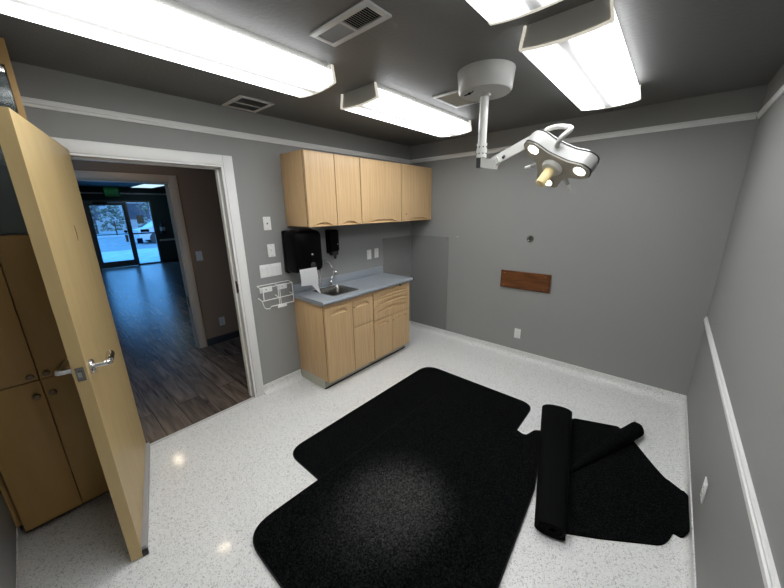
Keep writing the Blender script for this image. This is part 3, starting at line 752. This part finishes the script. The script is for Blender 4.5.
# clear wall guards in the corner
def sheet(name, x0, x1, y0, y1, z0, z1, label, scr):
    t = thing(name, label, 'wall guard', ((x0 + x1) / 2, (y0 + y1) / 2, z0), 'clear wall guards')
    obj('sheet', B().box(x0, x1, y0, y1, z0, z1), M['clearp'], t, smooth=False)
    for p, q in scr:
        bb = B(); bb.cyl(p, q, .0055, seg=10); obj('screw', bb, M['blackm'], t)
sheet('wall_guard', .012, .612, -.004, -.0008, .089, 1.335, 'clear plastic guard sheet screwed to the far wall in the corner',
      [((x, -.004, z), (x, -.007, z)) for x in (.05, .595) for z in (.12, 1.315)])
sheet('wall_guard', .0008, .004, -.556, -.008, .089, 1.330, 'clear plastic guard sheet on the left wall beside the worktop end',
      [((.004, y, z), (.007, y, z)) for y in (-.54, -.05) for z in (.12, 1.310)])

# far wall
bd = thing('wooden_board', 'red-brown wooden board screwed to the far wall', 'wooden board', (1.577, 0, .81))
bb = B(); x0, x1, z0, z1 = 1.315, 1.840, .811, 1.004
bb.prism([(x0, -.001, z0), (x1, -.001, z0), (x1, -.001, z1), (x0, -.001, z1)], (0, -.016, 0)); bv = obj('board_edge', bb, M['mahogd'], bd, smooth=False); bv['label'] = 'dark bevelled edge'
bb = B(); bb.prism([(x0, -.017, z0), (x1, -.017, z0), (x1, -.017, z1), (x0, -.017, z1)], (0, -.010, 0), top=[(x0 + .012, -.017, z0 + .010), (x1 - .018, -.017, z0 + .010), (x1 - .018, -.017, z1 - .010), (x0 + .012, -.017, z1 - .010)])
obj('board_face', bb, M['mahog'], bd, smooth=False)
for x in (x0 + .045, x1 - .05):
    for z in (z0 + .027, z1 - .027):
        bb = B(); bb.cyl((x, -.0272, z), (x, -.0292, z), .0055, seg=12); obj('screw', bb, M['satin'], bd)
kn = thing('wall_bumper', 'small round metal bumper on the far wall above the wooden board', 'wall bumper', (1.592, 0, 1.358))
bb = B(); bb.lathe((1.592, -.0005, 1.358), [(.036, 0), (.036, .004), (.031, .014), (.024, .020), (.018, .015)], 28, (0, -1, 0)); obj('rim', bb, M['steel'], kn)
bb = B(); bb.lathe((1.592, -.012, 1.358), [(.016, 0), (.014, .006), (.006, .010)], 20, (0, -1, 0)); obj('rubber_tip', bb, M['blackm'], kn)
bb = B(); bb.box(.722, .740, -.0012, 0, 1.340, 1.347)
obj('spackle_patch', bb, M['scuff']); o = bpy.data.objects['spackle_patch']; tag(o, 'tiny pale spackle mark on the far wall near the clear guard', 'spackle mark')

# ================================================================ tall cabinet behind the door
TX, TY0, TY1, TZ = .338, -3.795, -3.346, 2.44
tc_ = thing('tall_cabinet', 'tall tan cabinet with glass upper doors behind the open door', 'tall cabinet', (.17, -3.58, 0))
b = B()
b.box(.002, TX, TY1 - .022, TY1, .055, TZ); b.box(.002, TX, TY0, TY0 + .022, .055, TZ)
b.box(.002, TX, TY0 + .022, TY1 - .022, 2.336, TZ); b.box(.002, TX - .02, TY0 + .022, TY1 - .022, 1.575, 1.595); b.box(.002, TX, TY0 + .022, TY1 - .022, .055, .073)
b.box(.002, .012, TY0 + .022, TY1 - .022, .073, 2.336)
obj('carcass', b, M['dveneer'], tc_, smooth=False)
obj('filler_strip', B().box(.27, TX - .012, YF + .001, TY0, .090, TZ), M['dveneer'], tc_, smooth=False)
obj('plinth', B().box(.01, .285, TY0 + .005, TY1 - .005, 0, .055), M['mahogd'], tc_)['label'] = 'dark recessed plinth'
obj('shelf', B().box(.012, .29, TY0 + .022, TY1 - .022, 1.94, 1.958), M['dveneer'], tc_)
ym = -3.570
for ya, yb, kside in ((TY0 + .003, ym - .002, 1), (ym + .002, TY1 - .003, -1)):
    for z0, z1, kz in ((.060, .866, .790), (.870, 1.596, .900)):
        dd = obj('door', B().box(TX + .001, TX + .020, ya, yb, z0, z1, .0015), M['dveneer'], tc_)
        yk = (yb - .026) if kside == 1 else (ya + .026)
        bb = B(); bb.lathe((TX + .020, yk, kz), [(.007, 0), (.006, .010), (.012, .016), (.0155, .022), (.013, .028), (.005, .031)], 20, (1, 0, 0)); obj('knob', bb, M['bronze'], dd)['label'] = 'round dark bronze knob'
    gd = obj('glass_door', B().box(TX - .018, TX - .013, ya + .018, yb - .018 if kside == 1 else yb - .021, 1.600, 2.333), M['cabglass'], tc_, smooth=False); gd['label'] = 'frameless glass door'
    yk = yb - .04 if kside == -1 else ya + .04
    obj('clip', B().box(TX - .020, TX - .009, yk - .018, yk + .018, 2.303, 2.333, .002), M['satin'], gd)['label'] = 'small metal pivot clip'

# ================================================================ mats
def mat_piece(name, label, poly, radii, z0, parent=None, th=.010, inset=.006):
    c = (sum(p[0] for p in poly) / len(poly), sum(p[1] for p in poly) / len(poly))
    pr_ = rounded(poly, radii, 8)
    t = thing(name, label, 'floor mat', (c[0], c[1], z0))
    b = B(); b.prism([(x, y, z0) for x, y in pr_], (0, 0, th * .55)); obj('rubber_backing', b, M['edge'], t, smooth=False)
    # inset outline
    n_ = len(pr_); ins = []
    area = sum(pr_[i - 1][0] * pr_[i][1] - pr_[i][0] * pr_[i - 1][1] for i in range(n_))
    for i in range(n_):
        a, p, c2 = Vector(pr_[i - 1]), Vector(pr_[i]), Vector(pr_[(i + 1) % n_])
        tt = (c2 - a).normalized(); nn = Vector((-tt.y, tt.x)) * (1 if area > 0 else -1); ins.append(p + nn * inset)
    b = B(); b.prism([(x, y, z0 + th * .55) for x, y in ins], (0, 0, th * .45)); obj('carpet_pile', b, M['carpet'], t, smooth=False)
    return t
mat_piece('floor_mat', 'black carpet mat nearest the cabinets, partly under another mat',
          [(.850, -2.552), (.878, -.825), (2.03, -.845), (2.035, -1.5), (1.9, -2.50), (1.27, -2.552)], [.13, .17, .12, 0, 0, 0], .0004, th=.009)
mat_piece('floor_mat', 'large black carpet mat in front, lying over the edge of another mat',
          [(1.212, -3.03), (1.297, -1.20), (1.40, -1.165), (2.035, -1.272), (2.105, -1.298), (2.14, -1.185), (2.205, -1.155), (2.315, -1.735), (2.358, -2.384), (2.37, -3.03)],
          [.16, .12, .05, .05, .04, .03, .05, 0, 0, .1], .0098, th=.012)

rm = thing('rolled_mat', 'black carpet mat half rolled up by the right wall', 'floor mat', (2.55, -1.35, 0))
sheet_poly = [(2.25, -.96), (2.345, -.825), (2.62, -.722), (2.70, -.775), (2.722, -.822), (2.838, -1.01), (2.907, -1.11), (2.96, -1.155), (3.004, -1.205), (3.016, -1.24), (3.016, -1.52),
              (2.992, -1.556), (2.957, -1.536), (2.942, -1.60), (2.915, -1.658), (2.669, -1.822), (2.46, -1.945), (2.43, -1.75)]
pr_ = rounded(sheet_poly, [0, .01, .01, .02, .02, .05, .08, .05, .02, .012, .012, .01, .03, .04, .04, .05, 0, 0], 5)
def zr(x): return .0004 + max(0, x - 2.958) ** 2 * 13.5
b = B(); lo = [b.bm.verts.new((x, y, zr(x))) for x, y in pr_]
fl = b.bm.faces.new(lo); bmesh.ops.triangulate(b.bm, faces=[fl])
bmesh.ops.solidify(b.bm, geom=b.bm.faces[:], thickness=.010)
b.bm.normal_update()
zs_ = [v.co.z for v in b.bm.verts]; dz = min(zs_)
if dz < 0:
    bmesh.ops.translate(b.bm, vec=(0, 0, -dz + .0004), verts=b.bm.verts)
obj('flat_part', b, M['carpet'], rm, smooth=False)
# spiral roll, wider at the far end
a0, a1 = Vector((2.098, -.925, 0)), Vector((2.383, -2.010, 0))
ra, rb = .268, .178
def spiral(cx, hw_, hh, turns=2.6, th=.009):
    pts_o, pts_i = [], []; N = int(turns * 40)
    for i in range(N + 1):
        a = -.75 - i / 40 * math.tau; k = i / N
        g = 1 - .72 * k
        u, v = (hw_ * g) * math.copysign(abs(math.cos(a)) ** .8, math.cos(a)), (hh * g) * math.copysign(abs(math.sin(a)) ** .9, math.sin(a))
        pts_o.append((cx + u, hh + v - (0 if k == 0 else 0)))
        g2 = g - th / hh
        u, v = (hw_ * g2) * math.copysign(abs(math.cos(a)) ** .8, math.cos(a)), (hh * g2) * math.copysign(abs(math.sin(a)) ** .9, math.sin(a))
        pts_i.append((cx + u, hh + v))
    return pts_o, pts_i
ax = (a1 - a0).normalized(); rt = Vector((-ax.y, ax.x, 0)); 
if rt.x < 0: rt = -rt
b = B(); secs = []
for k in range(9):
    t = k / 8; p = a0.lerp(a1, t); w_ = ra + (rb - ra) * t; h_ = .054 - .006 * t + .002 * math.sin(t * 9)
    po, pi_ = spiral(w_ / 2, w_ / 2, h_)
    secs.append([[b.bm.verts.new(p + rt * u + Vector((0, 0, z + .0112))) for u, z in L] for L in (po, pi_)])
for (A, Ai), (C, Ci) in zip(secs, secs[1:]):
    for k in range(len(A) - 1):
        b.bm.faces.new((A[k], A[k + 1], C[k + 1], C[k])); b.bm.faces.new((Ai[k + 1], Ai[k], Ci[k], Ci[k + 1]))
    b.bm.faces.new((A[0], C[0], Ci[0], Ai[0])); b.bm.faces.new((A[-1], Ai[-1], Ci[-1], C[-1]))
for L, Li in (secs[0], secs[-1]):
    for k in range(len(L) - 1): b.bm.faces.new((L[k], L[k + 1], Li[k + 1], Li[k]))
obj('rolled_part', b, M['rubber'], rm, angle=60)['label'] = 'rolled end with its black rubber back outside'
# curled corner flap
pts = [(2.44, -1.46, .004), (2.50, -1.30, .022), (2.56, -1.15, .036), (2.645, -.95, .045), (2.70, -.83, .050), (2.738, -.745, .050)]
sm = []
for i in range(len(pts) - 1):
    for k in range(4): sm.append(Vector(pts[i]).lerp(Vector(pts[i + 1]), k / 4))
sm.append(Vector(pts[-1])); n_ = len(sm); rr = [.012 + .040 * min(1, (i / (n_ - 1)) * 1.5) ** .8 for i in range(n_)]
sm = [Vector((p.x, p.y, rr[i] * (.35 + .65 * i / (n_ - 1)) + .006)) for i, p in enumerate(sm)]
sm.append(sm[-1] + Vector((.012, .012, 0))); rr.append(rr[-1] * .8); sm.append(sm[-1] + Vector((.006, .006, 0))); rr.append(rr[-1] * .45)
b = B(); b.tube(sm, rr, 20); obj('curled_corner', b, M['carpet'], rm, angle=60)

# small dark curl on the floor
b = B(); b.tube([(2.715, -.545, .0028), (2.728, -.575, .0028), (2.742, -.60, .0028), (2.749, -.622, .0028)], .0026, 6)
tag(obj('dark_scrap', b, M['blackm'], origin=(2.73, -.58, 0)), 'thin dark thread on the floor near the far right corner', 'scrap')

# ================================================================ hallway and front room
HY0, HY1 = YF - .1, .1
struct('floor', B().box(XF - .1, 0, -5.2, .2, -.1, -.0005), M['planks'], 'brown wood plank floor beyond the doorway', 'floor')
struct('ceiling', B().box(XF - .1, -.06, -5.2, .2, HC, HC + .1), M['hceil'], 'ceiling beyond the doorway', 'ceiling')
OY0, OY1, OH = -3.22, -2.290, 2.012
b = B(); b.box(XH - .12, XH, OY1, HY1, -.1, HC); b.box(XH - .12, XH, -5.2, OY0, -.1, HC); b.box(XH - .12, XH, OY0, OY1, OH, HC)
struct('wall_hall', b, M['hall'], 'brown hallway wall with the second doorway', 'wall', smooth=False)
struct('wall_hall', B().box(XH, -T, HY1 - .0, .2, -.1, HC), M['hall'], 'end wall of the hallway on the right', 'wall')
struct('wall_hall', B().box(XH, -T, -5.2, -5.1, -.1, HC), M['hall'], 'end wall of the hallway on the left', 'wall')
struct('baseboard_hall', B().box(XH, XH + .012, OY1 + .085, HY1, 0, .095, .002), M['blackm'], 'dark baseboard of the hallway wall', 'baseboard')
b = B(); c2 = .075
b.box(XH, XH + .018, OY1 - .002, OY1 + c2, 0, OH + .07, .004); b.box(XH, XH + .018, OY0 - c2, OY0 + .002, 0, OH + .07, .004); b.box(XH, XH + .018, OY0 + .002, OY1 - .002, OH - .002, OH + .07, .004)
b.box(XH - .125, XH + .004, OY1 - .018, OY1 - .002, 0, OH); b.box(XH - .125, XH + .004, OY0 + .002, OY0 + .018, 0, OH); b.box(XH - .125, XH + .004, OY0 + .018, OY1 - .018, OH - .018, OH)
o = struct('trim_8', b, M['tan'], 'tan casing around the second doorway in the hallway', 'trim')
obj('strike_plate', B().box(XH - .085, XH - .045, OY1 - .0205, OY1 - .0175, .55, .68), M['blackm'], o)
plate('light_switch', 'pale switch plate on the brown hallway wall', 'light switch', -2.122, 1.166, XH, 1, kind='rocker', m='tanp')
plate('wall_outlet', 'pale outlet low on the brown hallway wall', 'wall outlet', -1.988, .283, XH, 1, kind='outlet', m='tanp')

struct('wall_front_room', B().box(XF, XH - .12, .05, .2, -.1, HC), M['shop'], 'dark right wall of the front room', 'wall')
struct('wall_front_room', B().box(XF, XH - .12, -5.2, -5.1, -.1, HC), M['shop'], 'dark left wall of the front room', 'wall')
SFY0, SFY1, SFH = -2.17, -.52, 2.06
b = B(); b.box(XF - .1, XF, SFY1, .2, -.1, HC); b.box(XF - .1, XF, -5.2, SFY0, -.1, HC); b.box(XF - .1, XF, SFY0, SFY1, SFH, HC)
struct('wall_front_room', b, M['shop'], 'dark street wall around the glass entrance', 'wall', smooth=False)
rl = B().box(XF, XF + .02, -5.1, .05, 2.245, 2.289, .003); struct('trim_9', rl, M['trim'], 'white picture rail above the glass entrance', 'trim')
struct('trim_10', B().box(XF, XF + .022, SFY1 + .03, .05, .735, .795, .003), M['trim'], 'white chair rail right of the glass entrance', 'trim')
struct('baseboard_front_room', B().box(XF, XF + .012, SFY1 + .02, .05, 0, .1), M['blackm'], 'dark baseboard right of the glass entrance', 'baseboard')
# entrance: aluminium frame, glass door, side light
b = B(); f = .055; xa, xb = XF - .08, XF - .01
for ya in (SFY0, -1.205, SFY1 - f): b.box(xa, xb, ya, ya + (f if ya != -1.205 else .05), 0, SFH, .003)
b.box(xa, xb, SFY0 + f, -1.205, SFH - f, SFH); b.box(xa, xb, -1.155, SFY1 - f, SFH - f, SFH); b.box(xa, xb, -1.155, SFY1 - f, 0, .05)
struct('trim_11', b, M['alu'], 'dark aluminium frame of the glass entrance', 'trim')
gd = thing('door_2', 'glass entrance door with dark aluminium frame', 'door', (XF - .05, -1.66, 0)); gd['kind'] = 'structure'
ya, yb = SFY0 + f + .004, -1.209; xa, xb = XF - .07, XF - .025
b = B(); b.box(xa, xb, ya, ya + .07, .008, SFH - f - .004); b.box(xa, xb, yb - .07, yb, .008, SFH - f - .004); b.box(xa, xb, ya + .07, yb - .07, SFH - f - .09, SFH - f - .004); b.box(xa, xb, ya + .07, yb - .07, .008, .20)
obj('door_frame', b, M['alu'], gd, smooth=False)
obj('pane', B().box(XF - .050, XF - .044, ya + .07, yb - .07, .20, SFH - f - .09), M['glass'], gd, smooth=False)
bb = B(); bb.cyl((XF - .0, ya + .03, 1.04), (XF - .0, yb - .03, 1.04), .012); bb.box(XF - .03, XF + .01, ya + .01, ya + .05, 1.02, 1.06); bb.box(XF - .03, XF + .01, yb - .05, yb - .01, 1.02, 1.06); obj('push_bar', bb, M['alu'], gd)
obj('door_closer', B().box(XF - .025, XF + .035, -1.95, -1.62, SFH - .115, SFH - .055, .005), M['blackm'], gd)
bb = B(); bb.cyl((XF - .025, -1.33, 1.11), (XF - .012, -1.33, 1.11), .045); obj('lock_knob', bb, M['blackm'], gd)
wn = thing('window_1', 'narrow glass side light beside the entrance door', 'window', (XF - .05, -.86, 0)); wn['kind'] = 'structure'
obj('pane', B().box(XF - .050, XF - .044, -1.155, SFY1 - f, .05, SFH - f), M['glass'], wn, smooth=False)
obj('mid_rail', B().box(XF - .07, XF - .03, -1.155, SFY1 - f, 1.00, 1.045), M['alu'], wn)
obj('mail_slot', B().box(XF - .03, XF - .0, -.95, -.72, 1.06, 1.15, .004), M['blackm'], wn)
tag(obj('paper_notice', B().box(XF - .043, XF - .041, -1.37, -1.30, .78, 1.00), M['paper'], origin=(XF - .042, -1.33, .78)), 'small white notice on the glass entrance door', 'notice')
tag(obj('blue_sign', B().box(XF - .043, XF - .041, -1.09, -.94, .70, .87), M['blue'], origin=(XF - .042, -1.0, .7)), 'small blue sign low on the glass side light', 'sign')
tag(obj('paper_notice', B().box(XF - .043, XF - .041, -.98, -.80, 1.34, 1.60), M['paper'], origin=(XF - .042, -.9, 1.34)), 'white notice high on the narrow glass side light', 'notice')
ex = thing('exit_sign', 'dim green EXIT sign over the glass entrance', 'exit sign', (XF + .05, -1.47, HC))
obj('housing', B().box(XF + .012, XF + .07, -1.65, -1.28, 2.16, HC - .002, .006), M['blackm'], ex)
obj('sign_face', B().box(XF + .070, XF + .074, -1.64, -1.29, 2.17, 2.43), M['exitg'], ex)
cu = bpy.data.curves.new('exit_text', 'FONT'); cu.body = 'EXIT'; cu.size = .16; cu.extrude = .002; cu.align_x = 'CENTER'; cu.align_y = 'CENTER'
to = bpy.data.objects.new('exit_text', cu); COL.objects.link(to); bpy.context.view_layer.update()
me = bpy.data.meshes.new_from_object(to.evaluated_get(bpy.context.evaluated_depsgraph_get())); bpy.data.objects.remove(to)
me.transform(Matrix.Translation((.026, .005, -.15)) @ Matrix.Rotation(math.pi / 2, 4, 'Z') @ Matrix.Rotation(math.pi / 2, 4, 'X'))
me.materials.clear(); me.materials.append(M['exitl']); lo_ = bpy.data.objects.new('letters', me); COL.objects.link(lo_); lo_.parent = ex
fe = thing('fire_extinguisher', 'dark fire extinguisher with white label on the wall right of the glass entrance', 'fire extinguisher', (XF + .08, -.36, 1.0))
bb = B(); bb.lathe((XF + .085, -.36, .98), [(.06, 0), (.072, .02), (.072, .25), (.05, .31), (.025, .34)], 20); obj('cylinder', bb, M['blackm'], fe)
bb = B(); bb.cyl((XF + .085, -.36, 1.31), (XF + .085, -.36, 1.37), .018); bb.box(XF + .07, XF + .16, -.375, -.345, 1.355, 1.375); obj('valve', bb, M['blackm'], fe)
bb = B(); bb.lathe((XF + .085, -.36, 1.08), [(.0735, 0), (.0735, .12)], 20); obj('label', bb, M['scuff'], fe)
obj('bracket', B().box(XF + .001, XF + .02, -.40, -.32, 1.05, 1.25), M['blackm'], fe)
pl = thing('ceiling_light', 'pale lit ceiling panel in the front room beyond two doorways', 'ceiling light', (-8.9, -.80, HC))
obj('frame', B().box(-9.95, -8.3, -1.10, -.48, HC - .02, HC), M['lampw'], pl); obj('diffuser', B().box(-9.9, -8.35, -1.05, -.53, HC - .026, HC - .02), M['panel'], pl)
for x, y, rr0, lb in ((-.96, -2.63, .065, 'small warm round downlight in the hallway ceiling'), (-3.10, -2.53, .09, 'small warm round downlight in the front room ceiling')):
    dl = thing('downlight', lb, 'downlight', (x, y, HC), 'round downlights')
    bb = B(); bb.lathe((x, y, HC), [(rr0 + .02, 0), (rr0 + .02, -.004), (rr0 + .002, -.006), (rr0 + .001, -.001)], 28); obj('trim_ring', bb, M['whitep'], dl)
    bb = B(); bb.lathe((x, y, HC - .0035), [(rr0, 0), (rr0 * .9, -.004), (rr0 * .3, -.006)], 24); obj('lens', bb, M['down'], dl)
bb = B().box(-9.75, -9.45, -.02, .048, .03, .11, .01); tag(obj('floor_box', bb, M['whitep'], origin=(-9.6, 0, .03)), 'small white box at the foot of the front room wall', 'box')

# ================================================================ outside the entrance
struct('floor', B().box(-16.5, XF - .1, -14, 12, -.16, -.02), M['pave'], 'pale pavement outside the entrance', 'pavement')
struct('floor', B().box(-30, -16.5, -30, 25, -.3, -.14), M['road'], 'grey street outside', 'street')
struct('floor', B().box(-46, -30, -40, 40, -.3, -.08), M['pave'], 'pale far pavement outside', 'pavement')
def tree(x, y, h, r, label, seed):
    rd = random.Random(seed); t = thing('tree', label, 'tree', (x, y, -.08), 'trees across the street')
    b = B(); b.tube([(x, y, -.08), (x + .1, y, h * .3), (x - .05, y + .1, h * .6)], [.22, .16, .1], 10)
    for k in range(7):
        a = rd.uniform(0, 6.28); z = h * rd.uniform(.3, .55)
        b.tube([(x, y, z), (x + math.cos(a) * r * .5, y + math.sin(a) * r * .5, z + h * .2), (x + math.cos(a) * r * .9, y + math.sin(a) * r * .9, z + h * .42)], [.08, .05, .02], 6)
    obj('trunk', b, M['bark'], t)
    b = B()
    for k in range(240):
        a = rd.uniform(0, 6.28); q = rd.uniform(.05, 1) ** .5 * r; s = rd.uniform(.06, .16) * r
        b.blob((x + math.cos(a) * q, y + math.sin(a) * q, h * rd.uniform(.28, 1.0)), s, rd.uniform(.5, .9))
    obj('crown', b, M['leaf'], t)
tree(-35, .6, 6.0, 1.8, 'leafy tree across the street, seen through the left part of the entrance door', 1)
tree(-36, 8.6, 6.5, 1.9, 'leafy tree across the street, seen through the side light', 2)
tree(-34, 5.0, 5.0, 1.3, 'smaller leafy tree across the street between two bigger ones', 3)
def shrub(x, y, h, r, label, seed):
    rd = random.Random(seed); t = thing('shrub', label, 'shrub', (x, y, -.08), 'shrubs across the street')
    b = B()
    for k in range(130):
        a = rd.uniform(0, 6.28); q = rd.uniform(.1, 1) ** .5 * r; b.blob((x + math.cos(a) * q * .6, y + math.sin(a) * q, h * rd.uniform(.15, .95)), rd.uniform(.06, .15) * r, .8)
    obj('foliage', b, M['leaf'], t)
    b = B(); b.tube([(x, y, -.08), (x, y, h * .5)], .05, 8); obj('stem', b, M['bark'], t)
for i, (y, h, r, lb) in enumerate(((-.6, 1.5, 1.0, 'low shrub across the street at the left edge of the entrance door'), (1.5, 2.1, .95, 'tall shrub across the street, second from the left'), (3.8, 1.3, .8, 'lowest shrub across the street, left of the door post'),
                                   (6.3, 2.0, 1.1, 'tall shrub across the street behind the side light'), (8.3, 1.2, .8, 'low shrub across the street at the right edge of the side light'))):
    shrub(-31.5, y, h, r, lb, 20 + i)
bl = thing('building', 'pale low building across the street', 'building', (-43, 4, -.08))
obj('wall', B().box(-46, -40, -14, 24, -.08, 4.2), M['stucco'], bl); obj('roof', B().box(-46.3, -39.7, -14.3, 24.3, 4.2, 4.6), M['winblue'], bl)
for k in range(9): obj('window', B().box(-40.02, -39.95, -12 + k * 4, -10.2 + k * 4, 1.0, 2.6), M['winblue'], bl)
def car(x, y, label):
    c = thing('car', label, 'car', (x, y, -.14))
    side = [(-2.1, .25), (2.1, .25), (2.15, .6), (1.95, .78), (1.15, .86), (.55, 1.32), (-.9, 1.36), (-1.6, .92), (-2.1, .82)]
    b = B(); b.prism([(x - .82, y + u, -.14 + z) for u, z in side], (1.64, 0, 0)); obj('body', b, M['carp'], c)
    b = B(); b.prism([(x + .821, y + u, -.14 + z) for u, z in [(-1.3, .92), (.95, .88), (.5, 1.25), (-.85, 1.28)]], (.01, 0, 0)); obj('side_window', b, M['winblue'], c)
    for u in (-1.3, 1.3):
        for s in (-1, 1):
            b = B(); b.cyl((x + s * .84 - s * .2, y + u, .18), (x + s * .84, y + u, .18), .32, seg=20); obj('wheel', b, M['blackm'], c)
car(-21.5, 3.0, 'silver car parked on the street beyond the entrance')
# ================================================================ light and camera
w = bpy.data.worlds.new('sky'); S.world = w; w.use_nodes = True
nt = w.node_tree; bg = nt.nodes['Background']
sky = nt.nodes.new('ShaderNodeTexSky'); sky.sky_type = 'NISHITA'; sky.sun_disc = False; sky.sun_elevation = math.radians(22); sky.sun_rotation = math.radians(100)
mx = nt.nodes.new('ShaderNodeMix'); mx.data_type = 'RGBA'; mx.inputs['Factor'].default_value = .98
mx.inputs['B'].default_value = (.07, .40, 1.0, 1)
nt.links.new(sky.outputs[0], mx.inputs['A']); nt.links.new(mx.outputs['Result'], bg.inputs['Color'])
bg.inputs['Strength'].default_value = 4.3
# the three bulbs of the surgical lamp throw a soft warm spot on the mats
for i, (u, v) in enumerate(((-.133, -.072), (.141, -.072), (.004, .160))):
    ld = bpy.data.lights.new('lamp_beam', 'SPOT'); ld.energy = 400; ld.color = (1, .95, .85); ld.spot_size = math.radians(19); ld.spot_blend = 1; ld.shadow_soft_size = .03
    lo2 = bpy.data.objects.new('lamp_beam', ld); COL.objects.link(lo2); p = hp(u, v, .032)
    lo2.location = p; tgt = Vector(((1.66, -2.30, 0), (1.76, -2.36, 0), (1.69, -2.47, 0))[i]); lo2.rotation_euler = (tgt - p).to_track_quat('-Z', 'Y').to_euler()

cd = bpy.data.cameras.new('camera'); cam = bpy.data.objects.new('camera', cd); COL.objects.link(cam); S.camera = cam
cd.sensor_width = 36; cd.sensor_fit = 'HORIZONTAL'; cd.lens = 314.786 * 36 / 784; cd.clip_start = .02; cd.clip_end = 300
yaw, pitch, roll = -.719786, -.266095, -.016326
fw = Vector((math.sin(yaw) * math.cos(pitch), math.cos(yaw) * math.cos(pitch), math.sin(pitch)))
r0 = fw.cross(Vector((0, 0, 1))).normalized(); u0 = r0.cross(fw)
rr_ = math.cos(roll) * r0 + math.sin(roll) * u0; uu = -math.sin(roll) * r0 + math.cos(roll) * u0
Mx = Matrix((rr_, uu, -fw)).transposed().to_4x4(); Mx.translation = Vector((2.68894, -3.46532, 1.69233)); cam.matrix_world = Mx
S.view_settings.view_transform = 'Standard'; S.view_settings.look = 'None'; S.view_settings.exposure = 0; S.view_settings.gamma = 1
S.view_settings.use_curve_mapping = False
S.cycles.max_bounces = 8; S.cycles.diffuse_bounces = 5; S.cycles.transparent_max_bounces = 12
S.cycles.sample_clamp_indirect = 4; S.cycles.caustics_reflective = False; S.cycles.caustics_refractive = False
